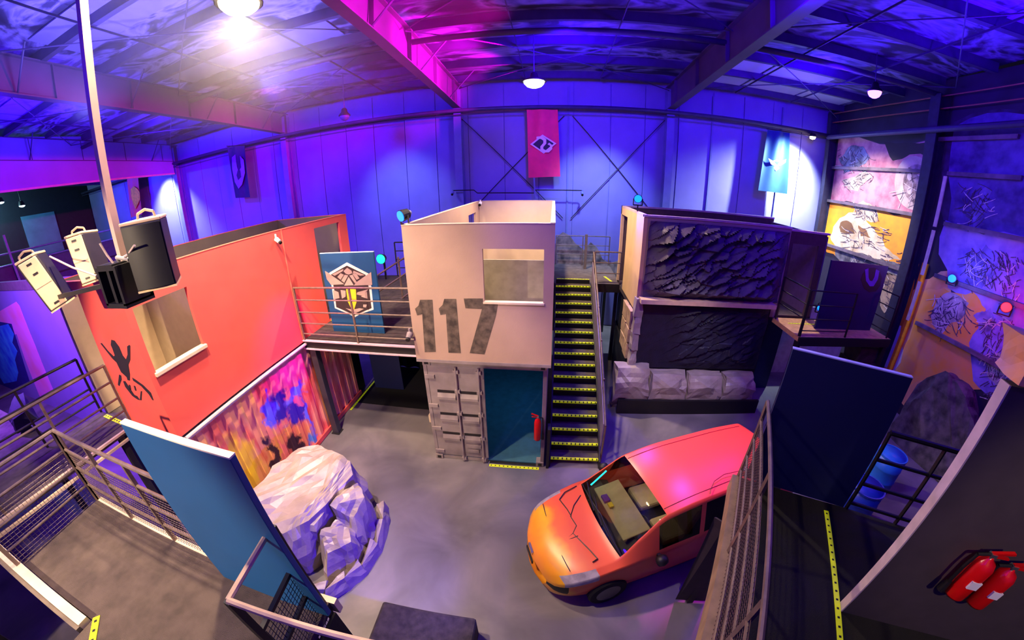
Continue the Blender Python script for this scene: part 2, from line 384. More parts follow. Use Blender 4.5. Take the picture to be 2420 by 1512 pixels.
# bulkhead at the left bay and the dark room beyond
bh = struct(box('trim_1', mat('bulkhead', (150, 140, 190), .6, var=.06, scale=1), None, -18.2, YF+.2, 7.95, -18.0, YB-.5, 9.9), 'smooth bulkhead hanging below the roof at the far left bay')
MB().box(-18.0, YF+.2, 7.9, -17.9, YB-.55, 7.98).build('lip', ivory, bh)
# pendant lamps
def pendant(label, x, y, z, r, col, e, strength, group='pendant lamps under the roof', rod=None):
    t = thing('pendant_lamp', label, 'lamp', (x, y, z), group)
    zt = roof_z(y)+.05 if rod is None else rod
    MB().tube((x, y, z+.25), (x, y, zt), .015, 6).build('hanger_rod', steelp, t)
    MB().lathe([(.05, .26), (.09, .22), (.11, .12), (r*1.25, .02), (r*1.25, 0), (r*1.15, 0)], 20, (x, y, z)).build('reflector', blackm, t, smooth=True)
    MB().lathe([(r*1.05, 0), (r*1.0, -.05), (r*.75, -.12), (r*.35, -.16), (.01, -.17)], 20, (x, y, z)).build('bulb', mat('bulb_%d' % len(MATS), col, .5, emis=strength, var=0), t, smooth=True)
    return t
pendant('bright white pendant lamp on a long rod in the middle of the roof', .72, 4.2, 8.46, .26, (255, 240, 225), 0, 30)
pendant('glaring warm pendant lamp at the top left of the view', -3.4, -1.2, 8.98, .3, (255, 222, 160), 0, 40)
pendant('dim violet pendant lamp below the roof on the right', 9.64, 2.86, 8.9, .17, (200, 120, 255), 0, 4)
pendant('pendant lamp high above the loudspeaker pole', -2.5, -3.3, 9.62, .2, (255, 225, 180), 0, 10)
pt = at(814, 270, y=5.5)
pendant('small unlit lamp hanging before the blue wall at left', pt.x, 5.5, pt.z-.05, .16, (70, 50, 120), 0, .0)
fl = thing('wall_lamp', 'small warm lamp on the eaves pipe beside the blue banner', 'lamp', (11.25, 7.55, 8.3))
MB().lathe([(.1, .1), (.14, 0), (.13, -.02)], 16, (11.25, 7.55, 8.28)).build('housing', dark, fl)
MB().lathe([(.12, -.02), (.1, -.09), (.02, -.12)], 16, (11.25, 7.55, 8.28)).build('bulb', mat('wall_bulb', (255, 226, 170), .5, emis=25), fl, smooth=True)
MB().tube((11.25, 7.55, 8.36), (11.25, 7.7, 8.46), .02).build('arm', dark, fl)
# ================================================================ banners
def banner(label, px, m, marks, plane_y=7.62, amp=.035):
    P = [at(u, v, y=plane_y) for u, v in px]     # tl, tr, br, bl
    t = thing('hanging_banner', label, 'banner', (P[0]+P[1])/2, 'faction banners hung on the back wall')
    def fn(u, v):
        a = P[0].lerp(P[1], u); b = P[3].lerp(P[2], u); q = a.lerp(b, v); s = sin(u*3*pi+v*1.5)*amp*(1.2-.6*v)
        return q+Vector((0, s, 0))
    MB().grid(fn, 24, 16).build('cloth', m, t, smooth=True, fix=False)
    MB().tube(P[0]+Vector((-.05, 0, .02)), P[1]+Vector((.05, 0, .02)), .018).build('top_bar', dark, t)
    for nm, poly, mm, dy in marks:
        MB().prism([at(u, v, y=plane_y-.05-dy) for u, v in poly], (0, -.004, 0)).build(nm, mm, t)
    return t
bred = mat('banner_red', (255, 40, 96), .7, var=.08, scale=3); bblue = mat('banner_blue', (12, 74, 128), .7, var=.1, scale=3); bdark = mat('banner_dark', (40, 26, 84), .75, var=.1)
bor = mat('banner_orange', (236, 84, 70), .7, col2=(220, 50, 130), scale=2); markw = mat('mark_white', (240, 215, 225), .6, var=.03); markk = mat('mark_black', (30, 14, 26), .6); marky = mat('mark_yellow', (250, 190, 60), .6, var=.2, scale=9)
swirl = [(1268, 323), (1282, 322), (1291, 329), (1291, 339), (1284, 347), (1284, 352), (1292, 356), (1300, 351), (1300, 344), (1294, 341), (1298, 337), (1305, 343), (1305, 352), (1297, 360), (1286, 360), (1277, 355), (1277, 346), (1284, 338), (1284, 332), (1278, 328), (1268, 328)]
banner('red banner with a black and white diamond swirl emblem', [(1245, 259), (1318, 259), (1324, 417), (1249, 420)], bred,
       [('emblem_border', [(1282, 318), (1315, 339), (1285, 363), (1253, 341)], markw, 0), ('emblem_field', [(1282, 322), (1309, 339), (1285, 359), (1259, 341)], markk, .006), ('emblem_swirl', swirl, markw, .012)])
banner('blue banner with a pale winged emblem on the white lit wall', [(1814, 306), (1866, 314), (1859, 458), (1793, 450)], bblue,
       [('emblem_wings', [(1816, 374), (1826, 380), (1836, 377), (1846, 381), (1858, 376), (1856, 384), (1845, 391), (1839, 393), (1842, 397), (1834, 404), (1828, 396), (1832, 392), (1822, 388)], markw, 0), ('emblem_body', [(1829, 381), (1843, 382), (1837, 390)], bblue, .006)], amp=.06)
banner('dark violet banner with a pale oval emblem', [(537, 346), (578, 344), (592, 466), (556, 468)], bdark,
       [('emblem_ring', [(548, 372), (556, 365), (560, 395), (564, 406), (570, 395), (567, 368), (576, 378), (579, 408), (572, 436), (564, 446), (555, 430), (549, 400)], mat('mark_violet', (120, 90, 190), .6), 0), ('emblem_core', [(562, 402), (568, 402), (570, 418), (563, 426), (559, 414)], bdark, .006)])
banner('red banner with a yellow emblem far left beside the white lit wall', [(300, 421), (326, 416), (337, 506), (309, 514)], bor,
       [('emblem_flame', [(309, 447), (316, 440), (325, 446), (330, 455), (331, 470), (326, 482), (320, 494), (314, 478), (310, 462)], marky, 0)], amp=.03)
# ================================================================ centre: shipping container and beige box on top
c = thing('shipping_container', 'grey shipping container with one closed door leaf under the beige box', 'container', (0, 0, 0))
b = MB(); b.box(-1.22, .05, .12, -1.17, 6, 2.5).box(1.17, .05, .12, 1.22, 6, 2.5).box(-1.22, 5.95, .12, 1.22, 6, 2.5)
b.build('shell', contgrey, c)
b = MB(); b.box(-1.165, .06, .13, -1.15, 5.94, 2.45).box(1.15, .06, .13, 1.165, 5.94, 2.45).box(-1.15, 5.92, .13, 1.15, 5.945, 2.45)
for i in range(14):
    b.box(-1.15, .3+i*.4, .13, -1.12, .5+i*.4, 2.45); b.box(1.12, .3+i*.4, .13, 1.15, .5+i*.4, 2.45)
b.build('lining', teal, c)
box('roof_sheet', contgrey, c, -1.2, .02, 2.5, 1.2, 6, 2.55)
box('inner_floor', mat('teal_floor', (60, 110, 130), .7), c, -1.16, .03, .02, 1.16, 5.95, .05)
for s in (-1, 1):
    box('corner_post', contgrey, c, s*1.22-.08*(s > 0), -.02, .1, s*1.22+.08*(s < 0), .06, 2.45, bevel=.01)
    for z0 in (0, 2.45):
        q = box('corner_casting', contgrey, c, s*1.22-.17*(s > 0), -.04, z0, s*1.22+.17*(s < 0), .14, z0+.13, bevel=.012)
        xc = s*(1.22-.085)
        MB().box(xc-.04, -.05, z0+.035, xc+.04, -.035, z0+.1).build('slot', blackm, q)
box('header', contgrey, c, -1.14, -.02, 2.44, 1.14, .05, 2.56, bevel=.01)
MB().box(-1.05, .0, .01, -.02, .04, .1).build('sill', contgrey, c)
d = box('door_leaf', contgrey, c, -1.14, -.012, .13, .0, .03, 2.44, bevel=.008)
for z in (1.74, 1.18, .66):
    for x0, x1 in ((-.98, -.6), (-.5, -.14)):
        MB().prism([(x0, -.012, z+.09), (x0, -.012, z-.07), (x0, -.055, z-.06), (x0, -.055, z-.005)], (x1-x0, 0, 0)).build('pressed_rib', contgrey, d)
        MB().box(x0, -.018, z+.085, x1, -.0125, z+.15).build('rib_shade', dark, d)  # dark strip put in for the shade at the pressed rib
for xx in (-.55, -.10):
    r = MB().tube((xx, -.06, .05), (xx, -.06, 2.46), .02, 8).build('lock_rod', contgrey, d)
    for z in (.1, .72, 1.35, 1.9, 2.35): MB().box(xx-.05, -.07, z-.035, xx+.05, -.01, z+.035).build('rod_bracket', contgrey, r)
for z in (.25, .9, 1.5, 2.2): MB().box(-1.2, -.05, z-.035, -1.0, -.01, z+.035).build('hinge', contgrey, d)
box('door_handle', contgrey, d, -.48, -.045, .42, -.15, -.012, .5); box('door_handle', contgrey, d, -.45, -.04, .28, -.2, -.012, .36)
lamp('container_light', 'POINT', (.5, 2.2, 2.2), 30, (.15, .55, 1), .2)
box('threshold_plate', dark, c, .02, -.03, .0, 1.16, .1, .012)
tape('floor_tape', 'yellow and black tape across the open container doorway', (.02, -.1, .0), (1.12, -.1, .0), .07)
def extinguisher(label, o, up, side, h=.5, r=.075):
    o, up, side = Vector(o), Vector(up).normalized(), Vector(side).normalized(); fr = up.cross(side)
    M = Matrix((side, fr, up)).transposed().to_4x4(); t = thing('fire_extinguisher', label, 'extinguisher', o)
    t.rotation_euler = M.to_euler()
    MB().lathe([(r*.9, 0), (r, .02), (r, h*.72), (r*.8, h*.82), (r*.35, h*.88), (r*.3, h*.92)], 20).build('cylinder', red_ext, t, local=True, smooth=True)
    MB().box(-r*.5, -r*1.04, h*.34, r*.5, -r*.8, h*.5).build('label_patch', white, t, local=True)
    b = MB(); b.box(-.02, -.02, h*.9, .02, .02, h*.98); b.build('valve', chrome, t, local=True)
    MB().bar((-.01, 0, h*.97), (.13, 0, h*1.06), .025, .02).bar((-.01, 0, h*.93), (.12, 0, h*.94), .02, .015).build('lever', red_ext, t, local=True)
    MB().path([(-.02, 0, h*.95), (-.1, 0, h*.9), (-.115, 0, h*.6), (-.11, 0, h*.25)], .013).build('hose', blackm, t, local=True)
    MB().tube((-.11, 0, h*.25), (-.11, 0, h*.02), .02, 10, .03).build('nozzle', blackm, t, local=True)
    return t
extinguisher('red fire extinguisher hung at the right jamb of the container doorway', (1.06, -.06, .82), (0, 0, 1), (-1, 0, 0), .62, .07)
# upper box
u = thing('beige_box_room', 'beige open topped box room with a stencilled number stacked on the container', 'box room', (0, 0, 2.62))
X0, X1, Y0, Y1, Z0, Z1 = -1.28, 1.28, -.14, 6.2, 2.64, 5.16
wf = wall_hole(MB(), 'y', Y0, Y0+.07, X0, X1, Z0, Z1, [(.1, 1.11, 3.83, 4.75)]).build('front_wall', beige, u)
wall_hole(MB(), 'x', X0, X0+.07, Y0+.07, Y1, Z0, Z1, [(4.5, 5.5, 2.75, 4.85)]).build('side_wall', beige, u)
wall_hole(MB(), 'x', X1-.07, X1, Y0+.07, Y1, Z0, Z1, []).build('side_wall', beige, u)
box('rear_wall', beige_in, u, X0+.07, Y1-.07, Z0, X1-.07, Y1, Z1)
box('room_floor', grey_in, u, X0+.07, Y0+.07, Z0, X1-.07, Y1-.07, Z0+.06)
box('divider', mat('divider_grey', (150, 142, 122), .8), u, X0+.08, 1.6, Z0+.06, X1-.08, 1.66, 4.18)
box('bottom_rail', contgrey, u, X0, Y0-.01, 2.59, X1, Y0+.1, 2.65)
b = MB(); b.box(X0-.005, Y0-.005, Z1, X1+.005, Y0+.075, Z1+.012).box(X0-.005, Y0, Z1, X0+.075, Y1, Z1+.012).box(X1-.075, Y0, Z1, X1+.005, Y1, Z1+.012).box(X0, Y1-.075, Z1, X1, Y1+.005, Z1+.012)
b.build('top_edge', ivory, u)
box('window_sill', ivory, u, .08, Y0-.02, 3.8, 1.13, Y0+.08, 3.835)
stencil = mat('stencil_black', (58, 48, 44), .8, col2=(112, 96, 84), scale=7, var=.3)
decal('digit_one', [(993, 708), (1022, 708), (1030, 831), (1004, 832), (998, 742), (986, 745), (981, 729), (989, 722)], stencil, wf, .004, y=Y0)
decal('digit_one', [(1050, 706), (1078, 706), (1089, 834), (1060, 833), (1054, 742), (1041, 744), (1037, 729), (1046, 720)], stencil, wf, .004, y=Y0)
decal('digit_seven', [(1096, 705), (1141, 705), (1142, 717), (1177, 717), (1172, 746), (1145, 837), (1110, 834), (1139, 730), (1100, 728)], stencil, wf, .004, y=Y0)
# camera-like sensor at the box foot
def sensor(label, p, m, r=.05, d=(0, -1, -.5), group='small sensor pods on the walls'):
    p = Vector(p); t = thing('sensor_pod', label, 'sensor', p, group); dd = Vector(d).normalized()
    MB().tube(p-dd*.02, p+dd*.10, r, 12, r*.8).build('housing', m, t)
    MB().tube(p+dd*.10, p+dd*.14, r*.7, 12).build('lens', blackm, t)
    MB().tube(p-dd*.02, p-dd*.02+Vector((0, .0, .1)), r*.4, 8).build('mount', m, t)
    return t
sensor('grey sensor pod at the lower left corner of the beige box', at(968, 790, y=-.2), contgrey, .06)
sensor('white sensor pod on the seam of the red container', at(654, 566, x=-4.16), white, .05, (1, -.2, -.6))
sensor('white sensor pod on the rear rim of the beige box', at(1135, 480, y=6.0), white, .06)
for (uu, vv, lab) in ((1070, 455, 'small camera at the left end of the wall conduit'), (1376, 456, 'small camera at the right end of the wall conduit')):
    q = at(uu, vv, y=7.6); sensor(lab, q, colm, .06, (0, -1, -.7), 'small cameras on the back wall conduit')
cw = thing('wall_conduit', 'thin dark conduit line crossing the back wall below the red banner', 'conduit', at(1070, 450, y=7.66))
MB().path([at(1070, 450, y=7.66), at(1120, 449, y=7.66), at(1128, 456, y=7.66), at(1262, 456, y=7.66), at(1263, 449, y=7.66), at(1375, 450, y=7.66)], .02, 6).build('pipe_run', dark, cw)
MB().tube(at(1262, 420, y=7.66), at(1264, 470, y=7.66), .03, 6).build('drop_pipe', colm, cw)
# ================================================================ stairs beside the container
st = thing('staircase', 'black open staircase with yellow taped treads beside the container', 'staircase', (1.9, .05, 0))
NS = 16; RUN = .305; RISE = .17; SX0, SX1, SY = 1.36, 2.42, .08
for i in range(NS):
    y = SY+i*RUN; z = RISE*(i+1)
    tr = MB().box(SX0, y, z-.04, SX1, y+RUN+.02, z).build('tread', mat('tread_grey', (80, 70, 62), .7, var=.2, scale=9), st)
    MB().box(SX0+.01, y+RUN-.02, z, SX1-.01, y+RUN-.005, z+RISE-.045).build('riser', blackm, tr)
    s = MB().box(SX0+.01, y-.004, z-.035, SX1-.01, y+.05, z+.004).build('nosing_tape', tape_y, tr)
    s2 = MB()
    for k in range(11): s2.box(SX0+.06+k*.095, y-.006, z-.02, SX0+.085+k*.095, y+.03, z+.006)
    o = s2.build('nosing_marks', tape_k, tr); o['kind'] = 'stuff'
top = NS*RISE; YT = SY+NS*RUN
for xs in (SX0-.03, SX1):
    MB().prism([(xs, SY-.1, 0), (xs, SY+.2, 0), (xs, YT+.1, top-.1), (xs, YT+.1, top+.02), (xs, YT-.15, top+.02), (xs, SY-.1, .2)], (.03, 0, 0)).build('stringer', dark, st)
side = mat('side_board', (148, 128, 150), .6, var=.15, scale=4)
MB().prism([(SX1+.035, SY+.25, .32), (SX1+.035, YT-.1, top+.1), (SX1+.035, YT-.1, top+.72), (SX1+.035, SY+.25, .98)], (.02, 0, 0)).build('side_board', side, st)
MB().path([(SX1+.06, SY+.1, .02), (SX1+.06, SY+.1, 1.05), (SX1+.06, YT-.1, top+1.02), (SX1+.06, YT-.1, top)], .024).build('handrail', railm, st)
for k in range(1, 5):
    f = k/5; yy = SY+.1+(YT-SY-.2)*f; zz = RISE+f*(top-.1)
    MB().bar((SX1+.07, yy, zz-.1), (SX1+.07, yy, zz+.95), .035).build('baluster', railm, st)
MB().box(SX0-.09, SY-.16, 0, SX0-.03, SY+.05, 1.1).build('newel', dark, st)
lg = thing('stair_landing', 'grey landing deck at the head of the black staircase', 'platform', (2.8, 6, 0))
box('deck', carpet, lg, 1.3, YT+.02, top-.16, 3.4, 7.6, top-.0)
box('edge_beam', dark, lg, 2.5, YT+.0, top-.26, 3.4, YT+.02, top+.01)
for xx, yy in ((1.35, 7.5), (3.3, 7.5), (3.3, YT+.15), (2.6, YT+.15)): MB().bar((xx, yy, 0), (xx, yy, top-.16), .1).build('post', dark, lg)
tape('floor_tape', 'short yellow tape stripe on the landing beside the rock wall', (3.0, 5.9, top+.002), (3.15, 5.3, top+.002), .07)
tape('floor_tape', 'yellow tape across the landing above the last stair tread', (1.4, YT+.5, top+.002), (2.45, YT+.5, top+.002), .06)
railing('landing_railing', 'railing at the back of the stair landing before the wall', (1.36, 7.5), (3.35, 7.5), [top+1.1, top+.75, top+.4], top, 3, railm)
railing('landing_railing', 'short railing running along the right of the stair head', (2.55, YT+.1), (3.36, YT+.1), [top+1.0, top+.66, top+.33], top, 2, railm)
MB().bar((2.42, 6.9, top), (2.42, 6.9, top+1.25), .09).build('gate_post', railm, lg)
# painted rocks at the foot of the wall behind the landing
rp = thing('rock_cutout', 'grey painted rock cut out behind the stair landing', 'cutout', (2.5, 7.9, 2.7))
MB().prism([at(u_, v_, y=7.95) for u_, v_ in ((1316, 640), (1316, 560), (1330, 548), (1346, 556), (1360, 575), (1380, 590), (1396, 572), (1412, 586), (1424, 612), (1440, 622), (1460, 616), (1478, 600), (1482, 660), (1320, 660))], (0, -.04, 0)).build('cut_out', mat('painted_rock', (150, 132, 118), .8, col2=(60, 54, 54), scale=3), rp)
# ================================================================ left: red container on the painted container
RX0, RX1, RY0, RY1, RZ0, RZ1 = -6.62, -4.21, -3.28, 2.85, 2.66, 5.18
r = thing('red_box_room', 'red open topped container room with a window and skull emblem on the left', 'box room', (-5.4, 0, 2.66))
rs = wall_hole(MB(), 'x', RX1-.07, RX1, RY0, RY1, RZ0, RZ1, [(-3.17, -2.21, 3.76, 4.74), (1.38, 2.46, 2.72, 5.02)]).build('side_wall', red, r)
wall_hole(MB(), 'x', RX0, RX0+.07, RY0, RY1, RZ0, RZ1, []).build('far_wall', grey_in, r)
re_ = box('end_wall', red, r, -5.62, RY0-.0, RZ0, RX1-.07, RY0+.07, RZ1-.15)
box('end_header', red, r, RX0+.07, RY0, RZ1-.15, RX1-.07, RY0+.07, RZ1)
box('rear_end_wall', grey_in, r, RX0+.07, RY1-.07, RZ0, RX1-.07, RY1, RZ1)
box('room_floor', carpet, r, RX0+.07, RY0, RZ0-.06, RX1-.07, RY1, RZ0+.02)
box('inner_lining', mat('khaki_inside', (196, 172, 136), .8, var=.05), r, RX0+.071, RY0+.01, RZ0+.03, RX0+.09, RY0+1.6, RZ1-.3)
box('cross_wall', mat('khaki_inside2', (168, 148, 116), .8, var=.05), r, RX0+.09, RY0+1.55, RZ0+.03, RX1-.08, RY0+1.62, RZ1-.35)
box('wall_seam', mat('seam_pink', (255, 120, 100), .6), r, RX1, .24, RZ0, RX1+.012, .27, RZ1)
b = MB(); b.box(RX1-.075, RY0, RZ1, RX1+.005, RY1, RZ1+.012).box(RX0, RY0-.005, RZ1, RX1, RY0+.07, RZ1+.012).box(RX0, RY0, RZ1, RX0+.075, RY1, RZ1+.012).box(RX0, RY1-.07, RZ1, RX1, RY1, RZ1+.012)
b.build('top_edge', mat('top_edge_red', (250, 120, 90), .6), r)
box('window_sill', ivory, r, RX1-.09, -3.2, 3.70, RX1+.05, -2.18, 3.765, bevel=.01)
sk = mat('emblem_black', (40, 26, 40), .7, var=.1)
EM = lambda pts: [(220+a*180/1512, 780+b_*180/1512) for a, b_ in pts]
decal('emblem_helmet', EM([(365, 190), (430, 210), (520, 330), (590, 500), (655, 580), (690, 480), (680, 320), (720, 290), (742, 310), (742, 590), (705, 690), (735, 880), (735, 1000), (690, 990), (670, 930), (560, 830), (470, 640), (385, 560), (150, 260), (175, 255), (300, 410), (410, 520), (435, 500), (390, 370), (355, 290)]), sk, re_, .005, y=RY0)
decal('emblem_blade', EM([(520, 880), (560, 900), (570, 980), (525, 1110), (495, 1080), (510, 960)]), sk, re_, .005, y=RY0)
decal('emblem_spear', EM([(780, 940), (830, 970), (1000, 1090), (1150, 1240), (1205, 1390), (1180, 1385), (1110, 1270), (960, 1110), (800, 1000)]), sk, re_, .005, y=RY0)
decal('emblem_jaw', EM([(600, 1010), (640, 1010), (820, 1280), (880, 1310), (930, 1380), (950, 1210), (975, 1210), (965, 1390), (900, 1380), (850, 1350), (780, 1300), (640, 1120)]), sk, re_, .005, y=RY0)
decal('emblem_tooth', EM([(705, 1080), (740, 1090), (760, 1180), (735, 1180)]), sk, re_, .005, y=RY0)
decal('emblem_tooth', EM([(810, 1100), (840, 1110), (865, 1200), (840, 1200)]), sk, re_, .005, y=RY0)
# painted corrugated container below
pcn = thing('painted_container', 'corrugated container painted with orange flames and blue smoke under the red room', 'container', (-5.4, -.6, 0))
SPRAY = [((690, 875), 1.0, .55, (246, 150, 170), .7), ((575, 1095), .42, .85, (255, 206, 50), .5), ((660, 1150), .9, .35, (84, 40, 44), .6), ((652, 1075), .16, .6, (60, 28, 50), .4), ((702, 1060), .24, .55, (60, 28, 50), .4), ((676, 1060), .1, .5, (246, 130, 120), .5),
    ((640, 975), .26, .42, (104, 120, 226), .35), ((668, 965), .34, .42, (58, 40, 150), .35), ((705, 965), .34, .5, (64, 46, 160), .35), ((700, 930), .42, .2, (120, 140, 236), .5), ((730, 975), .16, .55, (120, 150, 240), .4), ((742, 1035), .24, .3, (96, 150, 240), .5), ((706, 945), .12, .14, (240, 120, 150), .5)]
def flame_mat():
    m = bpy.data.materials.new('flame_paint'); m.use_nodes = True; N = m.node_tree.nodes; L = m.node_tree.links; bs = N['Principled BSDF']
    tc = N.new('ShaderNodeTexCoord'); n1 = N.new('ShaderNodeTexNoise'); n1.inputs['Scale'].default_value = 1.1; n1.inputs['Detail'].default_value = 5; n1.inputs['Distortion'].default_value = 1.5
    mp = N.new('ShaderNodeMapping'); mp.inputs['Scale'].default_value = (1, 1.3, .55); L.new(tc.outputs['Object'], mp.inputs[0]); L.new(mp.outputs[0], n1.inputs['Vector'])
    rp_ = N.new('ShaderNodeValToRGB'); e = rp_.color_ramp.elements
    e[0].position = .28; e[0].color = (*lin((214, 80, 56)), 1); e[1].position = .74; e[1].color = (*lin((250, 210, 60)), 1)
    for p_, c_ in ((.42, (240, 112, 84)), (.52, (250, 158, 110)), (.60, (248, 168, 104))):
        q = e.new(p_); q.color = (*lin(c_), 1)
    L.new(n1.outputs['Fac'], rp_.inputs[0]); last = rp_.outputs[0]; bs.inputs['Roughness'].default_value = .6
    # coloured patches sprayed over the flames: centre (y, z), radii, colour
    n2 = N.new('ShaderNodeTexNoise'); n2.inputs['Scale'].default_value = 3.2; n2.inputs['Detail'].default_value = 5; L.new(tc.outputs['Object'], n2.inputs['Vector'])
    ws = N.new('ShaderNodeVectorMath'); ws.operation = 'MULTIPLY_ADD'; ws.inputs[1].default_value = (.9, .9, .9); L.new(n2.outputs['Color'], ws.inputs[0])
    sb = N.new('ShaderNodeVectorMath'); sb.operation = 'SUBTRACT'; sb.inputs[1].default_value = (.45, .45, .45); L.new(tc.outputs['Object'], sb.inputs[0]); L.new(sb.outputs[0], ws.inputs[2])
    for (px_, ry, rz_, c_, soft) in SPRAY:
        w_ = at(*px_, x=-4.3)-Vector((-5.4, -.6, 0))
        a_ = N.new('ShaderNodeVectorMath'); a_.operation = 'SUBTRACT'; a_.inputs[1].default_value = (w_.x, w_.y, w_.z); L.new(ws.outputs[0], a_.inputs[0])
        b_ = N.new('ShaderNodeVectorMath'); b_.operation = 'MULTIPLY'; b_.inputs[1].default_value = (0, 1/ry, 1/rz_); L.new(a_.outputs[0], b_.inputs[0])
        l_ = N.new('ShaderNodeVectorMath'); l_.operation = 'LENGTH'; L.new(b_.outputs[0], l_.inputs[0])
        mr = N.new('ShaderNodeMapRange'); mr.inputs[1].default_value = 1; mr.inputs[2].default_value = 1-soft; mr.inputs[3].default_value = 0; mr.inputs[4].default_value = 1; L.new(l_.outputs['Value'], mr.inputs[0])
        mx_ = N.new('ShaderNodeMix'); mx_.data_type = 'RGBA'; mx_.inputs[7].default_value = (*lin(c_), 1); L.new(last, mx_.inputs[6]); L.new(mr.outputs[0], mx_.inputs[0]); last = mx_.outputs[2]
    L.new(last, bs.inputs['Base Color'])
    return m
flame = flame_mat()
CX = -4.3; prof = []
yy = -3.28; k = 0
while yy < 2.2:
    d0 = (0, 0, .05, .05)[k % 4]; prof.append((yy, CX-d0)); yy += (.12, .045, .12, .045)[k % 4]; k += 1
b = MB(); n = len(prof)
b.v += [(x_, y_, .14) for y_, x_ in prof]+[(x_, y_, 2.5) for y_, x_ in prof]
b.f += [(i, i+1, n+i+1, n+i) for i in range(n-1)]
cs = b.build('corrugated_side', flame, pcn, fix=False)
box('core', blackm, pcn, -6.6, -3.25, .02, CX-.06, 2.6, 2.55)
box('top_rail', mat('rail_light', (214, 190, 180), .5, .2), pcn, CX-.06, -3.3, 2.5, CX+.05, 2.2, 2.58)
box('bottom_rail', red, pcn, CX-.06, -3.3, .02, CX+.03, 2.2, .14)
MB().tube((RX1+.05, -3.2, 2.61), (RX1+.05, .3, 2.61), .035, 8).build('edge_pipe', mat('rail_light2', (224, 200, 190), .5, .2), pcn)
po = thing('support_post', 'dark square post carrying the walkway beside the flame painted container', 'post', (-4.08, .42, 0))
box('shaft', mat('post_grey', (58, 52, 56), .5), po, -4.17, .32, 0.02, -4.0, .49, 2.55, bevel=.01)
box('foot_plate', dark, po, -4.2, .29, 0, -3.97, .52, .025)
# walkway between red room and beige box
DK = mat('walkway_carpet', (70, 58, 60), .95, var=.25, scale=8, bump=.5, bscale=150)
wk = thing('bridge_walkway', 'dark bridge walkway between the red room and the beige box', 'walkway', (-2.7, 2, 2.6))
box('deck', DK, wk, -4.2, .28, 2.6, -1.3, 5.7, 2.7); box('deck', DK, wk, -6.6, 2.9, 2.6, -4.2, 5.7, 2.7)
edge = mat('beam_edge', (206, 180, 196), .5, .1)
box('beam_flange', edge, wk, -4.2, .2, 2.69, -1.3, .28, 2.715); box('beam_flange', edge, wk, -4.2, .2, 2.49, -1.3, .28, 2.515)
box('beam_web', blackm, wk, -4.2, .25, 2.515, -1.3, .28, 2.69)
railing('bridge_railing', 'five bar steel railing along the front of the bridge walkway', (-4.15, .24), (-1.32, .24), [3.93, 3.66, 3.38, 3.12, 2.87], 2.7, 3, railm, .022)
railing('bridge_railing', 'dark railing along the far side of the bridge walkway', (-4.15, 5.6), (-1.32, 5.6), [3.9, 3.6, 3.3, 3.0], 2.7, 3, dark, .022)
tape('floor_tape', 'thin yellow tape at the doorway sill of the red room', (-4.19, 1.42, 2.702), (-4.19, 2.44, 2.702), .05)
# crest board
ep = thing('crest_board', 'blue board with a winged hexagon crest standing on the bridge walkway', 'board', (-3.05, .8, 2.7))
bd = box('panel', bluep, ep, -3.72, .8, 2.7, -2.38, .85, 4.53, bevel=.006)
box('top_edge', mat('board_edge', (190, 215, 240), .5), ep, -3.72, .8, 4.53, -2.38, .85, 4.542)
cpk = mat('crest_taupe', (176, 150, 146), .7, var=.06); cdk = mat('crest_dark', (52, 36, 44), .7); cye = mat('crest_yellow', (240, 200, 40), .7); cwh = mat('crest_white', (242, 232, 228), .7)
CR = lambda pts: [(740+a*260/1512, 580+b_*260/1512) for a, b_ in pts]
decal('crest_border', CR([(465, 232), (760, 385), (800, 560), (832, 880), (640, 945), (575, 985), (530, 960), (300, 860), (262, 600), (222, 375)]), cwh, bd, .003, y=.8)
decal('crest_field', CR([(465, 275), (720, 400), (770, 590), (805, 860), (575, 955), (320, 845), (290, 600), (250, 395)]), cdk, bd, .006, y=.8)
for nm, pl, mm in (('crest_wing', [(165, 350), (200, 370), (430, 530), (250, 540), (190, 460)], cpk), ('crest_wing', [(800, 362), (815, 540), (560, 550), (600, 500)], cpk),
      ('crest_plume', [(420, 350), (470, 305), (530, 345), (540, 380), (490, 400), (450, 385)], cpk), ('crest_plume', [(260, 395), (420, 320), (410, 350), (300, 415)], cpk), ('crest_plume', [(560, 345), (710, 405), (650, 415), (545, 370)], cpk),
      ('crest_plume', [(380, 380), (425, 400), (380, 470), (335, 430)], cpk), ('crest_plume', [(540, 385), (590, 375), (640, 450), (600, 470)], cpk), ('crest_plume', [(435, 400), (485, 410), (430, 510), (390, 480)], cpk), ('crest_plume', [(500, 410), (545, 400), (600, 500), (580, 520)], cpk),
      ('crest_peak', [(490, 430), (560, 545), (430, 550)], cpk), ('crest_sword', [(455, 590), (590, 600), (600, 770), (560, 900), (520, 850), (480, 770)], cye), ('crest_shield', [(275, 610), (350, 640), (365, 720), (290, 740)], cpk), ('crest_shield', [(380, 610), (450, 620), (450, 700), (400, 730)], cpk),
      ('crest_shield', [(610, 640), (760, 600), (680, 690), (600, 670)], cpk), ('crest_shield', [(660, 700), (740, 630), (750, 730)], cpk), ('crest_shield', [(450, 860), (540, 880), (640, 860), (700, 870), (575, 935)], cpk), ('crest_shield', [(690, 810), (740, 810), (730, 850), (690, 845)], cpk)):
    decal(nm, CR(pl), mm, bd, .010, y=.8)
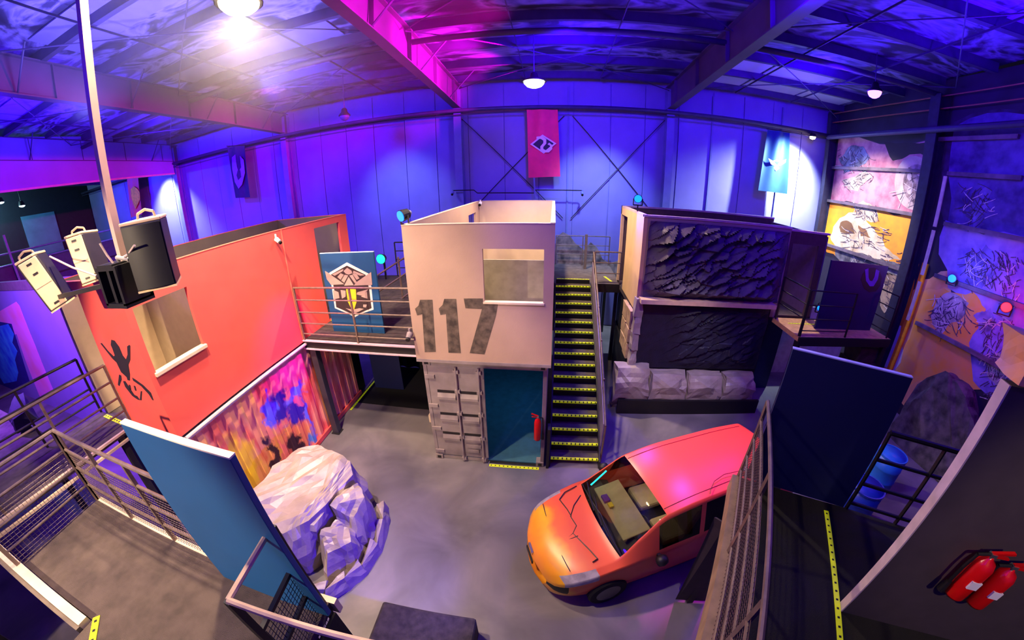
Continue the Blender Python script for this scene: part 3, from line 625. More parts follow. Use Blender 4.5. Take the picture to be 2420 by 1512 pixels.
# stair rails behind the bridge
sr = thing('sloping_stair_rails', 'sloping dark stair rails behind the crest board', 'railing', (-2.4, 3.0, 2.7))
for (a, b_) in (((885, 655), (965, 603)), ((893, 690), (968, 640)), ((905, 738), (970, 690)), ((915, 752), (972, 712))):
    MB().tube(at(*a, y=3.2), at(*b_, y=3.2), .025, 8).build('rail', railm, sr)
for q in (-2.95, -2.2): MB().bar((q, 3.2, 2.7), (q, 3.2, 3.9), .04).build('post', railm, sr)
ex = thing('exit_sign', 'small glowing teal sign in the dark behind the bridge', 'sign', at(907, 660, y=5.58))
MB().box(*(at(902, 666, y=5.56)), *(at(912, 653, y=5.56)+Vector((0, .04, 0)))).build('face', mat('sign_teal', (90, 220, 230), .5, emis=1.2), ex)
MB().bar(at(907, 664, y=5.60), Vector((at(907, 664, y=5.60).x, 5.60, 2.7)), .03).build('stand', dark, ex)
gl = thing('stage_light', 'green lamp glowing behind the bridge railing', 'stage light', at(900, 612, y=5), 'round stage lights')
q = at(900, 612, y=5)
MB().lathe([(.12, .2), (.17, .02), (.17, 0)], 20, q, 'Y').build('housing', blackm, gl); MB().lathe([(.16, -.01), (.02, -.05)], 20, q, 'Y').build('lens', mat('green_lens', (20, 220, 130), .4, emis=4), gl)
MB().tube(q+Vector((0, .2, 0)), (q.x, q.y+.2, 2.7), .03).build('stand', blackm, gl)
# black sheet standing in for the dark under the bridge
tn = thing('dark_backdrop', 'black cloth backdrop added for the dark under the bridge', 'curtain', (-2.7, 4, 0))
MB().grid(lambda u_, v_: Vector((-4.25+u_*2.98, 3.95+.05*sin(u_*40), .02+v_*2.55)), 60, 2).build('cloth', black_soft, tn, fix=False)
nb = thing('navy_board', 'dark navy board in the passage under the bridge', 'board', (-3.6, 2.6, 0))
box('panel', bluepd, nb, -4.0, 2.6, 0, -3.05, 2.65, 2.3)
mt = tag(box('passage_mat', black_soft, None, -4.25, 1.75, 0, -1.25, 3.93, .012), 'black floor mat inside the passage under the bridge', 'mat')
tape('floor_tape', 'yellow tape line running into the dark passage under the bridge', (-4.2, 1.35, .013), (-4.2, 2.95, .013), .05)
bs_ = thing('passage_post', 'black boarded post left of the container at the passage mouth', 'post', (-1.6, 1.3, 0))
box('shaft', black_soft, bs_, -1.75, 1.25, .25, -1.28, 1.6, 2.5); box('pale_foot', ivory, bs_, -1.78, 1.2, .013, -1.27, 1.62, .25)
# ================================================================ stage lights
def stage_light(label, p, d, col, strength, r=.11, energy=0, target=None, ang=60, m=None, stem=None):
    p = Vector(p); d = Vector(d).normalized(); t = thing('stage_light', label, 'stage light', p, 'round stage lights')
    MB().tube(p-d*.16, p, r*.8, 16, r).build('housing', blackm, t, smooth=False)
    MB().tube(p-d*.22, p-d*.16, r*.35, 12, r*.6).build('cap', m or colm, t)
    MB().tube(p, p+d*.012, r*.86, 20).build('lens', mat('lens_%s' % label[:14], col, .4, emis=strength, var=0), t)
    a = d.cross(Vector((0, 0, 1))).normalized()
    b = MB()
    for s in (-1, 1): b.bar(p-d*.08+a*s*r*1.05, p-d*.08+a*s*r*1.05+Vector((0, 0, -r*1.5)), .02, .03)
    b.bar(p-d*.08-a*r*1.1+Vector((0, 0, -r*1.5)), p-d*.08+a*r*1.1+Vector((0, 0, -r*1.5)), .02, .03); b.build('yoke', blackm, t)
    if stem is not None: MB().bar(p-d*.08+Vector((0, 0, -r*1.5)), (p.x-d.x*.08, p.y-d.y*.08, stem), .03).build('stem', blackm, t)
    if energy: 
        l = lamp('beam', 'SPOT', p+d*.05, energy, lin(col), .08, target or p+d, ang, .8)
    return t
stage_light('blue stage light clamped to the left rim of the beige box', (-1.36, .05, 5.30), (-.5, -.8, -.2), (10, 90, 255), 5)
stage_light('blue stage light on the corner of the rock faced room', at(1497, 469, y=3.5)+Vector((.12, 0, 0)), (-.25, -.95, .02), (10, 80, 255), 6, stem=5.1)
stage_light('blue stage light on the muraled end wall', at(2250, 658, x=12.2), (-.9, -.4, .05), (10, 100, 255), 6, .12)
stage_light('red stage light on the muraled end wall', at(2378, 726, x=12.2), (-.85, -.5, .1), (255, 24, 30), 7, .13)
stage_light('blue stage light hung before the black horseshoe board', at(1940, 728, y=2.1), (-.5, -.8, -.2), (10, 60, 255), 6, .11, stem=2.7)
lamp('magenta_spot', 'SPOT', (-1.5, .0, 5.3), 900, (1, 0, .85), .06, (-4.25, -.25, 2.55), 42, 1)
lamp('red_glow', 'POINT', at(2378, 726, x=11.7), 40, (1, .02, .12), .1)
lamp('blue_glow', 'POINT', at(2250, 658, x=11.6), 60, (.1, .15, 1), .1)
lamp('blue_glow', 'SPOT', (3.2, 3.3, 5.5), 500, (.05, .02, 1), .05, (3.6, -1, 1), 120, .8)
# ================================================================ loudspeaker cluster on its pole
PX, PY = -2.89, -3.75
pl = thing('speaker_pole', 'long cream drop pole with a black bracket carrying three loudspeakers', 'pole', (PX, PY, 5.35))
MB().bar((PX, PY, 5.5), (PX, PY, roof_z(PY)+.12), .075).build('tube', mat('pole_cream', (214, 180, 156), .5, var=.05), pl)
b = MB(); ctr = at(262, 650, y=PY)
b.box(PX-.31, PY-.18, 5.08, PX-.26, PY+.16, 5.48).box(PX+.08, PY-.18, 5.08, PX+.13, PY+.16, 5.48).box(PX-.31, PY-.18, 5.05, PX+.13, PY+.16, 5.1).box(PX-.31, PY+.12, 5.08, PX+.13, PY+.16, 5.48).box(PX-.26, PY-.18, 5.44, PX+.08, PY+.12, 5.5).box(PX-.12, PY-.16, 5.1, PX-.06, PY-.1, 5.44)
b.build('bracket', blackm, pl)
b = MB(); spk_c = [at(366, 596, y=-3.62), at(108, 668, y=-4.0), at(207, 610, y=-3.5)]
for q in spk_c: MB().bar((PX+.01, PY, 5.3), q+Vector((0, 0, -.2)), .05).build('arm', dark, pl)
MB().path([(PX+.1, PY-.1, 5.52), (PX+.2, PY-.16, 5.56), (PX+.3, PY-.1, 5.52), (PX+.2, PY-.05, 5.5)], .02).build('cable_loop', mat('cable_grey', (170, 165, 160), .5), pl)
for a_, b_ in (((118, 606), (228, 652)), ((236, 575), (268, 622)), ((318, 580), (285, 612))):
    MB().path([at(*a_, y=-3.9), (at(*a_, y=-3.9)+at(*b_, y=-3.85))/2+Vector((0, 0, -.02)), at(*b_, y=-3.85)], .012, 6).build('safety_cable', mat('cable_pale', (190, 170, 160), .5), pl)
def speaker(label, loc, rot, w=.36, d=.34, h=.58, safety=None):
    t = thing('loudspeaker', label, 'loudspeaker', loc, 'loudspeakers on the drop pole'); t.rotation_euler = rot
    # cabinet: trapezoid plan, back (+Y) narrower, grille at -Y
    p = [(-w/2, -d/2), (w/2, -d/2), (w*.36, d*.42), (w*.22, d/2), (-w*.22, d/2), (-w*.36, d*.42)]
    MB().prism([(x_, y_, -h/2+.02) for x_, y_ in p], (0, 0, h-.04)).build('cabinet', mat('cabinet_dark', (36, 32, 40), .5), t, local=True, bevel=.01)
    MB().prism([(x_*1.02, y_*1.02, h/2-.02) for x_, y_ in p], (0, 0, .03)).build('top_cap', cream, t, local=True, bevel=.008)
    MB().prism([(x_, y_, -h/2) for x_, y_ in p], (0, 0, .02)).build('bottom_cap', cream, t, local=True)
    g = MB().grid(lambda u_, v_: Vector(((u_-.5)*w*.94, -d/2-.012-.035*(1-(2*u_-1)**2), (v_-.5)*h*.9)), 10, 2).build('grille', blackm, t, local=True, smooth=True, fix=False)
    bp = MB(); bp.box(-w*.30, d*.42, -h*.46, w*.30, d*.52, h*.46); bk = bp.build('back_plate', cream, t, local=True, bevel=.012)
    for z in (-.38, .2, .38): MB().box(-.03, d*.52, h*z-.012, .03, d*.53, h*z+.012).build('back_slot', dark, bk, local=True)
    MB().box(-w*.28, d*.518, -h*.03, w*.28, d*.535, h*.03).build('back_rib', cream, bk, local=True)
    MB().path([(-.09, 0, h/2), (-.08, 0, h/2+.06), (0, 0, h/2+.09), (.08, 0, h/2+.06), (.09, 0, h/2)], .013).build('handle', mat('cable_grey2', (190, 170, 140), .5), t, local=True)
    return t
speaker('black fronted loudspeaker with cream top right of the pole', at(366, 596, y=-3.62), (0.04, 0, rad(38)), .40, .38, .66)
speaker('cream backed loudspeaker hanging tilted at the far left of the pole', at(108, 668, y=-4.0), (rad(4), rad(17), rad(243)), .36, .34, .68)
speaker('cream backed loudspeaker in the middle behind the bracket', at(207, 610, y=-3.5), (rad(4), rad(6), rad(222)), .34, .36, .62)
# ================================================================ rock faced room on the right
rk = thing('rock_faced_room', 'beige open topped room with dark slate rock panels on its front', 'box room', (5.6, 3, 0))
QX0, QX1, QY0, QY1, QZ1 = 3.36, 8.6, 2.62, 5.6, 5.06
beige2 = mat('beige_side', (222, 184, 128), .75, var=.05, scale=3)
box('left_wall', beige2, rk, QX0, QY0, 2.7, QX0+.09, 4.55, QZ1)
box('left_header', beige2, rk, QX0, 4.55, 4.85, QX0+.09, QY1, QZ1)
box('left_jamb', beige2, rk, QX0, QY1-.1, 2.7, QX0+.09, QY1, QZ1)
box('back_wall', mat('room_brown', (92, 70, 58), .8), rk, QX0+.09, QY1-.09, 2.7, QX1, QY1, QZ1)
box('front_wall', beige, rk, QX0+.09, QY0, 2.7, QX1-1.3, QY0+.08, QZ1)
box('right_wall', mat('room_violet', (110, 80, 110), .8), rk, QX1-.09, QY0+.1, 2.7, QX1, QY1-.09, QZ1-.1)
wall_hole(MB(), 'y', QY0+.05, QY0+.12, QX1-1.3, QX1-.09, 2.7, QZ1-.05, [(QX1-1.15, QX1-.3, 2.75, 4.7)]).build('door_wall', mat('room_brown2', (84, 62, 54), .8), rk)
box('room_floor', DK, rk, QX0, QY0+.1, 2.58, QX1, QY1, 2.72)
b = MB(); b.box(QX0, QY0-.02, QZ1, QX1-1.3, QY0+.1, QZ1+.05).box(QX0, QY0, QZ1, QX0+.1, QY1, QZ1+.05).box(QX0, QY1-.1, QZ1, QX1, QY1, QZ1+.05).box(QX1-1.3, QY0+.04, QZ1-.05, QX1, QY0+.13, QZ1)
b.build('rim', mat('rim_pink', (206, 176, 176), .6), rk)
def slate_panel(nm, x0, x1, z0, z1, y, amp, seed, m, ang=.62, freq=2.2, flat=None):
    """rock face of overlapping slanted flakes"""
    nu, nv = 120, 64
    rnd = random.Random(seed); 
    cells = [(rnd.uniform(x0-.3, x1+.3), rnd.uniform(z0-.2, z1+.2), rnd.uniform(0, 1), rnd.uniform(-.5, .5)) for _ in range(int((x1-x0)*(z1-z0)*20))]
    ca, sa = cos(ang), sin(ang)
    def fn(u_, v_):
        x = x0+(x1-x0)*u_; z = z0+(z1-z0)*v_
        best = 9; h = 0
        for cx, cz, ch, tl in cells:
            dx, dz = x-cx, z-cz
            a = (dx*ca+dz*sa)*.55; c_ = (-dx*sa+dz*ca)*1.7
            dd = a*a+c_*c_
            if dd < best: best = dd; h = ch*.55-c_*1.5+a*tl
        e = min(1, 9*min(u_, 1-u_))*min(1, 9*min(v_, 1-v_))
        f = 1
        if flat: f = min(1, max(0.04, flat(u_, v_)))
        return Vector((x+noise.noise(Vector((x*3, z*3, seed)))*.03, y-.02-(max(0, h+.35)*amp*f+noise.noise(Vector((x*7, z*7, seed+9)))*.015*f)*max(.12, e), z))
    return MB().grid(fn, nu, nv).build(nm, m, rk, fix=False)
slate_panel('slate_face', QX0+.13, 7.25, 3.12, 4.98, QY0, .36, 3, slate)
box('ledge', mat('ledge_beige', (214, 178, 150), .7, var=.1), rk, QX0+.05, QY0-.3, 3.02, 7.1, QY0+.05, 3.13)
box('lower_wall', blackm, rk, QX0+.12, QY0+.0, .02, 7.15, QY0+.1, 3.02)
slate2 = mat('rock_slate_low', (26, 22, 48), .6, var=.25, scale=5, bump=.25, bscale=25)
slate_panel('lower_slate_face', QX0+.14, 7.1, 1.15, 3.02, QY0-.02, .12, 8, slate2, ang=.5, flat=lambda u_, v_: (u_-.22)*6)
for i, (z0, z1) in enumerate(((2.2, 2.66), (1.78, 2.18), (1.32, 1.75))):
    for k, (y0, y1) in enumerate(((2.75, 3.2), (3.23, 3.75))):
        dz = .1*((i+k) % 2)
        hull('side_stone', [(x_, y_, z_) for x_ in (QX0-.08, QX0+.06) for y_ in (y0, y1) for z_ in (z0+dz*.3, z1-dz*.2)], stone, rk, 1, .025, i*3+k)
for i in range(4):
    z0 = 1.25+i*.46
    hull('corner_rock', [(QX0-.02+random.uniform(-.04, .04), QY0-.1+random.uniform(-.06, .02), z0), (QX0+.17, QY0-.12, z0-.03), (QX0+.2, QY0+.1, z0), (QX0-.02, QY0+.1, z0),
         (QX0+.0, QY0-.12, z0+.44), (QX0+.15, QY0-.1, z0+.48), (QX0+.19, QY0+.1, z0+.46), (QX0-.02, QY0+.1, z0+.45)], rockl, rk, 2, .05, i+20, 4)
box('void_left', blackm, rk, QX0+.02, QY0+.1, .02, QX0+.08, QY1, 1.3)
box('void_core', blackm, rk, QX0+.1, QY0+.1, .02, 7.2, QY1, 2.58)
# base boulders
xs = [2.98, 3.95, 5.0, 6.05, 7.08]
for i in range(4):
    a0, a1 = xs[i], xs[i+1]-.03; zt = 1.28 if i == 0 else 1.12-.02*i; random.seed(40+i)
    t = hull('base_boulder', [(a0, 2.2, .3), (a1, 2.2, .3), (a0, 2.62, .0), (a1, 2.62, .0), (a0+.03, 2.14, .75), (a1-.02, 2.16, .7), (a0+.05, 2.3, zt), (a1-.05, 2.32, zt-.03), (a0, 2.6, zt), (a1, 2.6, zt), (a0+.05, 2.35, 0), (a1-.05, 2.35, 0), ((a0+a1)/2, 2.08, .85)], rockl, None, 3, .06, 50+i, 3.2)
    tag(t, ['tall pale boulder block at the left end below the rock wall', 'pale boulder block second from the left below the rock wall', 'pale boulder block third from the left below the rock wall', 'pale boulder block at the right end below the rock wall'][i], 'rock', 'boulder blocks below the rock wall')
kb = tag(box('kick_board', blackm, None, 3.1, 2.05, 0, 7.2, 2.13, .42), 'black kick board along the foot of the boulder blocks', 'board')
# support frame and railing at the right of the rock room
lr = thing('side_landing', 'carpeted landing beside the rock faced room', 'platform', (8, 3, 2.6))
box('deck', mat('landing_beige', (206, 160, 100), .9, var=.15, scale=8), lr, 7.25, 1.35, 2.58, 10.4, 2.6, 2.7)
box('edge_beam', blackm, lr, 7.25, 1.3, 2.48, 10.4, 1.35, 2.7)
for xx in (7.3, 10.3): MB().bar((xx, 1.4, 0), (xx, 1.4, 2.58), .12).build('post', blackm, lr)
MB().bar((7.3, 1.4, .0), (6.9, .9, .02), .06).build('foot', blackm, lr)
tape('floor_tape', 'thin yellow tape across the carpeted landing', (7.5, 2.2, 2.702), (8.5, 2.2, 2.702), .04)
railing('side_railing', 'black railing in front of the carpeted landing', (7.3, 1.38), (8.75, 1.38), [3.85, 3.5, 3.15, 2.85], 2.7, 2, blackm)
railing('side_railing', 'black railing at the left end of the carpeted landing', (7.28, 1.4), (7.28, 2.5), [3.85, 3.5, 3.15], 2.7, 2, dark)
ub = thing('emblem_board', 'black board with a violet horseshoe emblem on the carpeted landing', 'board', (9.4, 2.2, 2.7))
nk = mat('board_black_blue', (12, 14, 70), .5, var=.05)
ubp = box('panel', nk, ub, *(8.15, 1.9, 2.7), *(10.15, 1.95, 4.5))
vio = mat('emblem_violet', (120, 60, 190), .5); 
decal('emblem_disc', [(2034, 660), (2040, 645), (2052, 634), (2066, 632), (2078, 640), (2084, 655), (2080, 675), (2070, 688), (2054, 690), (2042, 682)], blackm, ubp, .004, y=1.9)
decal('emblem_horseshoe', [(2044, 637), (2052, 634), (2052, 655), (2055, 663), (2061, 664), (2066, 655), (2070, 636), (2078, 640), (2074, 660), (2064, 676), (2055, 676), (2046, 663)], vio, ubp, .008, y=1.9)
railing('side_railing', 'black railing at the right end of the carpeted landing', (10.3, 1.4), (10.3, 2.5), [3.85, 3.5, 3.15, 2.85], 2.7, 2, blackm)
dr = thing('rock_pillar', 'dark stacked rock pillar below the horseshoe emblem board', 'rock', (10, 1.8, 0))
zz = 0
for i, (w_, h_) in enumerate(((.5, .5), (.42, .45), (.55, .5), (.48, .5), (.4, .45))):
    random.seed(i); hull('pillar_rock', [(9.9+random.uniform(.8, 1)*w_*sx, 1.7+random.uniform(.8, 1)*w_*sy*.8, zz+h_*sz+.02) for sx in (-1, 1) for sy in (-1, 1) for sz in (0, 1)], mat('rock_black', (52, 40, 40), .7, var=.3), dr, 1, .05, i); zz += h_*.98
pb = thing('pale_board', 'pale board standing below the carpeted landing', 'board', (9, 3.5, 0)); box('panel', mat('pale_board', (206, 214, 206), .7), pb, 8.55, 4.4, 0, 11.9, 4.45, 2.45)
nb2 = thing('navy_board', 'dark navy board standing on the floor below the side landing', 'board', (7.9, 3.2, 0)); box('panel', bluepd, nb2, 7.35, 3.4, 0, 8.3, 3.45, 2.4)
tape('floor_tape', 'pale tape line on the dark floor beyond the navy panel', (8.6, 1.0, .0), (9.6, .9, .0), .04)
# ================================================================ mural on the end wall
MX = XR-.001
def mur(nm, px, col, dx=0, col2=None, scale=2.5):
    key = 'mural_%s_%d_%d_%d' % ((nm,)+tuple(col))
    m = MATS.get(key) or mat(key, col, .7, var=.08, col2=col2, scale=scale)
    return MB().prism([at(u_, v_, x=MX-dx) for u_, v_ in (rag(px, 2, .14, len(px)+int(px[0][0])) if nm not in ('mural_gear_hole',) else px)], (-.003, 0, 0)).build(nm, m, rw)
mur('mural_night', [(1960, 328), (2200, 328), (2420, 260), (2420, 560), (2230, 520), (2205, 340), (2195, 420), (1958, 400)], (40, 30, 54), .0, (70, 52, 96))
mur('mural_pink', [(1958, 332), (2200, 330), (2198, 420), (2168, 520), (2060, 492), (1938, 480)], (206, 150, 160), .004, (160, 84, 120))
mur('mural_pink', [(1945, 340), (1962, 336), (1938, 482), (1926, 480)], (190, 110, 130), .004)
mur('mural_orange', [(1932, 476), (2060, 490), (2168, 514), (2158, 660), (2085, 640), (1970, 600), (1925, 560)], (250, 170, 40), .008, (240, 150, 50))
mur('mural_tan', [(2240, 640), (2240, 1000), (2080, 900), (2060, 860), (2130, 700), (2180, 660)], (236, 190, 130), .004, (220, 160, 100))
mur('mural_violet', [(2235, 520), (2420, 560), (2420, 800), (2330, 735), (2240, 680)], (168, 150, 210), .008, (120, 100, 190))
mur('mural_violet', [(2255, 300), (2420, 270), (2420, 575), (2240, 525)], (104, 84, 170), .007, (56, 40, 110))
mur('mural_orange', [(2165, 690), (2230, 680), (2300, 690), (2330, 730), (2310, 800), (2330, 920), (2240, 900), (2150, 910), (2120, 880), (2150, 800)], (244, 176, 60), .010, (232, 176, 110))
mur('mural_orange', [(2150, 620), (2165, 620), (2150, 740), (2100, 860), (2085, 860), (2130, 700)], (240, 160, 30), .01)
mur('mural_violet', [(2320, 735), (2420, 790), (2420, 1010), (2350, 960), (2300, 900), (2290, 810)], (150, 140, 220), .012, (90, 80, 160))
mur('mural_night', [(2090, 335), (2200, 335), (2200, 372), (2150, 365), (2110, 380)], (36, 26, 44), .010)
# machine shapes: hull plates, canopy, ring gear, vehicle
mur('mural_plate', [(1982, 375), (2005, 348), (2040, 346), (2056, 372), (2028, 396), (1996, 408)], (140, 150, 172), .014, (60, 60, 80))
mur('mural_plate', [(1990, 425), (2046, 402), (2062, 420), (2028, 452), (2004, 448)], (200, 192, 172), .014, (110, 104, 100))
ring = lambda cx, cy, rx, ry, a0=0, a1=2*pi, n=26: [(cx+rx*cos(a0+(a1-a0)*i/n), cy+ry*sin(a0+(a1-a0)*i/n)) for i in range(n+1)]
mur('mural_gear_hole', ring(2160, 432, 46, 64), (206, 188, 180), .014, (170, 150, 146), 3)
mur('mural_gear_hole', ring(2166, 434, 32, 46), (110, 86, 92), .018, (190, 170, 170), 5)
for k_ in range(5): mur('mural_gear_hole', ring(2166+20*cos(k_*1.256), 434+28*sin(k_*1.256), 6, 9, n=10), (214, 200, 196), .021)
mur('mural_vehicle', [(1962, 560), (1985, 515), (2030, 500), (2060, 535), (2085, 560), (2110, 600), (2150, 625), (2100, 615), (1975, 585)], (238, 226, 192), .014, (190, 168, 128))
mur('mural_window', [(1986, 526), (2005, 522), (2020, 552), (1986, 548)], (130, 96, 60), .018)
mur('mural_window', [(2028, 532), (2044, 540), (2058, 562), (2034, 558)], (150, 110, 70), .018)
mur('mural_vehicle', [(2016, 486), (2040, 474), (2072, 490), (2074, 524), (2045, 520), (2022, 506)], (214, 204, 174), .016, (130, 118, 104))
mur('mural_shadow', [(1975, 588), (2100, 617), (2150, 630), (2140, 660), (2100, 650), (1975, 606)], (66, 66, 80), .013, (150, 150, 160))
mur('mural_grey', [(2085, 640), (2120, 650), (2130, 700), (2090, 740), (2080, 700)], (170, 150, 130), .013, (110, 90, 80))
mur('mural_plate', [(2290, 480), (2330, 440), (2345, 450), (2312, 520), (2330, 530), (2300, 545)], (130, 116, 190), .014, (60, 46, 100))
mur('mural_plate', [(2296, 610), (2330, 578), (2360, 600), (2350, 650), (2320, 680), (2280, 665)], (140, 130, 205), .014, (80, 66, 130))
mur('mural_plate', [(2216, 705), (2245, 690), (2290, 716), (2262, 760), (2225, 790), (2203, 762)], (196, 182, 176), .016, (96, 84, 92))
mur('mural_plate', [(2330, 850), (2360, 832), (2395, 850), (2400, 900), (2380, 960), (2350, 905), (2332, 885)], (180, 194, 184), .017, (100, 100, 116))
mur('mural_plate', [(2300, 745), (2340, 728), (2352, 762), (2322, 792)], (150, 140, 200), .017, (70, 56, 110))
mur('mural_white', [(2090, 770), (2130, 770), (2110, 880), (2060, 860)], (210, 220, 220), .012)
# sketchy painted outlines over the shapes
def strokes(nm, m, clusters, w_, dx, seed):
    rnd = random.Random(seed); b = MB()
    for (cx, cy, rx, ry, n, a0) in clusters:
        for _ in range(n):
            u0, v0 = cx+rnd.uniform(-rx, rx), cy+rnd.uniform(-ry, ry); a = a0+rnd.choice((0, 0, 1.4))+rnd.uniform(-.3, .3); cv = rnd.uniform(-.22, .22); L_ = rnd.uniform(.3, .8)*min(rx, ry)
            pts = []
            for i in range(6):
                pts.append((u0, v0)); u0 += cos(a)*L_/4; v0 += sin(a)*L_/4; a += cv
            P_ = [at(q[0], q[1], x=MX-dx) for q in pts]
            for p, q in zip(P_, P_[1:]): b.bar(p, q, .004, w_*rnd.uniform(.5, 1.2), up=(0, 0, 1) if abs((q-p).normalized().z) < .8 else (0, 1, 0))
    o = b.build(nm, m, rw); o['kind'] = 'stuff'
ink = mat('mural_ink', (34, 26, 40), .7); chalk = mat('mural_chalk', (226, 218, 214), .7)
CL = [(2020, 372, 34, 24, 16, 1.0), (2022, 428, 34, 20, 14, -.6), (2045, 500, 26, 20, 16, 1.2), (2040, 560, 60, 26, 22, .3), (2060, 615, 70, 18, 22, .3), (2105, 690, 18, 40, 14, .4), (2320, 480, 40, 40, 20, 2.2), (2330, 625, 50, 40, 30, 1.0), (2390, 660, 24, 60, 18, 1.5), (2245, 735, 38, 40, 28, 1.2), (2365, 800, 40, 50, 26, 2.0), (2365, 895, 34, 50, 26, 1.6), (2165, 435, 36, 50, 14, 1.5)]
strokes('painted_lines', mat('mural_pencil', (84, 70, 92), .7), [(a, b_, c_, d_, n_*2, e_) for a, b_, c_, d_, n_, e_ in CL], .022, .024, 5)
strokes('painted_lines', chalk, [(a, b_, c_, d_, max(4, n_//2), e_+.5) for a, b_, c_, d_, n_, e_ in CL], .022, .028, 6)
for (a, b_) in (((1958, 396), (2200, 421)), ((1945, 472), (2168, 517)), ((1930, 570), (2150, 640)), ((2232, 528), (2420, 582)), ((2210, 650), (2420, 752)), ((2165, 762), (2420, 1010)), ((2240, 410), (2420, 405)), ((2200, 330), (2420, 268))):
    p, q = at(*a, x=XR-.08), at(*b_, x=XR-.08); q = Vector((XR-.08, q.y, p.z))
    MB().bar(p, q, .10, .11).build('girt', mat('girt_paint', (120, 106, 120), .6, var=.3, scale=3), rw)
for y_, w_ in ((3.05, .34), (-5, .3), (7.75, .2)):
    b = MB(); b.box(XR-.45, y_-w_/2, 0, XR-.41, y_+w_/2, 9.4).box(XR-.04, y_-w_/2, 0, XR-.0, y_+w_/2, 9.4).box(XR-.42, y_-.02, 0, XR-.03, y_+.02, 9.4); b.build('column', mat('column_navy', (40, 38, 62), .6, var=.2), rw)
for z0, z1 in ((5.7, 7.1), (4.3, 5.6), (2.9, 4.1)): box('white_strip', mat('strip_cream', (214, 206, 180), .6), rw, XR-.48, 2.28, z0, XR-.44, 2.38, z1)
MB().box(XR-.1, 2.5, .0, XR-.03, 2.7, 4.6).build('orange_stripe', mat('stripe_orange', (240, 160, 30), .7), rw)
MB().tube((XR-.5, YF, 8.38), (XR-.5, YB-.5, 8.38), .09, 10).build('eaves_pipe', steelp, rw)
for z in (9.0, 9.35): MB().tube((XR-.3, -6, z), (XR-.3, 7.8, z), .02, 6).build('conduit', mat('conduit_copper', (160, 90, 70), .5), rw)
# dark rock heap and drums on the lower right
for i, (px, c2) in enumerate((([(2165, 905), (2235, 880), (2262, 905), (2300, 1000), (2320, 1080), (2290, 1130), (2200, 1130), (2170, 1000)], 0),)):
    pts = [at(u_, v_, x=11.6) for u_, v_ in px]; hp = [(p.x, p.y, max(.02, p.z)) for p in pts]+[(XR-.4, p.y, max(.02, p.z-.1)) for p in pts]+[(p.x-.4, p.y*.9-.05, 0.02) for p in pts[::2]]
    tag(hull('rock_heap', hp, mat('rock_grey', (96, 86, 88), .75, col2=(40, 36, 40), scale=4, bump=.4), None, 4, .16, 77, 1.6), 'dark grey rock heap against the muraled end wall', 'rock')
def drum(label, x, y, z0, h, r, m):
    t = thing('drum', label, 'drum', (x, y, z0), 'blue drums')
    MB().lathe([(r, 0), (r, h*.3), (r*1.03, h*.32), (r, h*.34), (r, h*.64), (r*1.03, h*.66), (r, h*.68), (r, h)], 28, (x, y, z0)).build('barrel', m, t, smooth=True)
    MB().lathe([(r*1.03, h-.03), (r*1.03, h+.01), (r*.95, h+.01), (r*.95, h-.01), (.05, h-.01)], 28, (x, y, z0)).build('lid', m, t, smooth=False)
    return t
drum_m = mat('drum_blue', (40, 120, 210), .4, var=.08)
drum('upright light blue drum beyond the right railing', 9.15, -1.0, 0, .95, .34, drum_m)
drum('blue drum nearer the railing below the right platform', 7.75, -1.75, 0, .9, .36, mat('drum_dark_blue', (30, 60, 170), .4))
cb_ = thing('corner_rock', 'pink and orange rock piece on top of the dark extinguisher wall', 'rock', (3.6, -4.95, 5.1))
# ================================================================ the car
CARO = Vector((1.154, -2.51, 0)); CARA = rad(19.9)
car = thing('minivan', 'orange minivan parked on the floor at the right', 'car', CARO, rz=CARA)
st_s = [0, .06, .22, .55, .93, 1.30, 1.78, 2.5, 3.4, 4.3, 4.72, 4.9]
ztop = [.60, .74, .86, .97, 1.06, 1.34, 1.66, 1.74, 1.73, 1.66, 1.32, .85]
wid = [.52, .70, .82, .88, .90, .91, .91, .92, .92, .90, .86, .74]
zbel = [.50, .62, .74, .86, .95, .98, 1.0, 1.02, 1.04, 1.05, 1.0, .72]
wtop = [.40, .55, .68, .76, .78, .73, .68, .68, .67, .64, .64, .60]
zbot = [.26, .22, .2, .2, .2, .2, .2, .2, .2, .22, .26, .34]
def cr(xs_, ys_, x_):
    i = max(0, min(len(xs_)-2, next((k for k in range(len(xs_)-1) if x_ <= xs_[k+1]), len(xs_)-2)))
    h = xs_[i+1]-xs_[i]; t = (x_-xs_[i])/h
    def sl(k):
        if k <= 0: return (ys_[1]-ys_[0])/(xs_[1]-xs_[0])
        if k >= len(xs_)-1: return (ys_[-1]-ys_[-2])/(xs_[-1]-xs_[-2])
        a = (ys_[k]-ys_[k-1])/(xs_[k]-xs_[k-1]); b_ = (ys_[k+1]-ys_[k])/(xs_[k+1]-xs_[k])
        return 0 if a*b_ <= 0 else 2*a*b_/(a+b_)
    m0, m1 = sl(i), sl(i+1); t2, t3 = t*t, t*t*t
    return ys_[i]*(2*t3-3*t2+1)+m0*h*(t3-2*t2+t)+ys_[i+1]*(-2*t3+3*t2)+m1*h*(t3-t2)
TT = [0, 1, 2, 3, 4, 5, 6, 7]
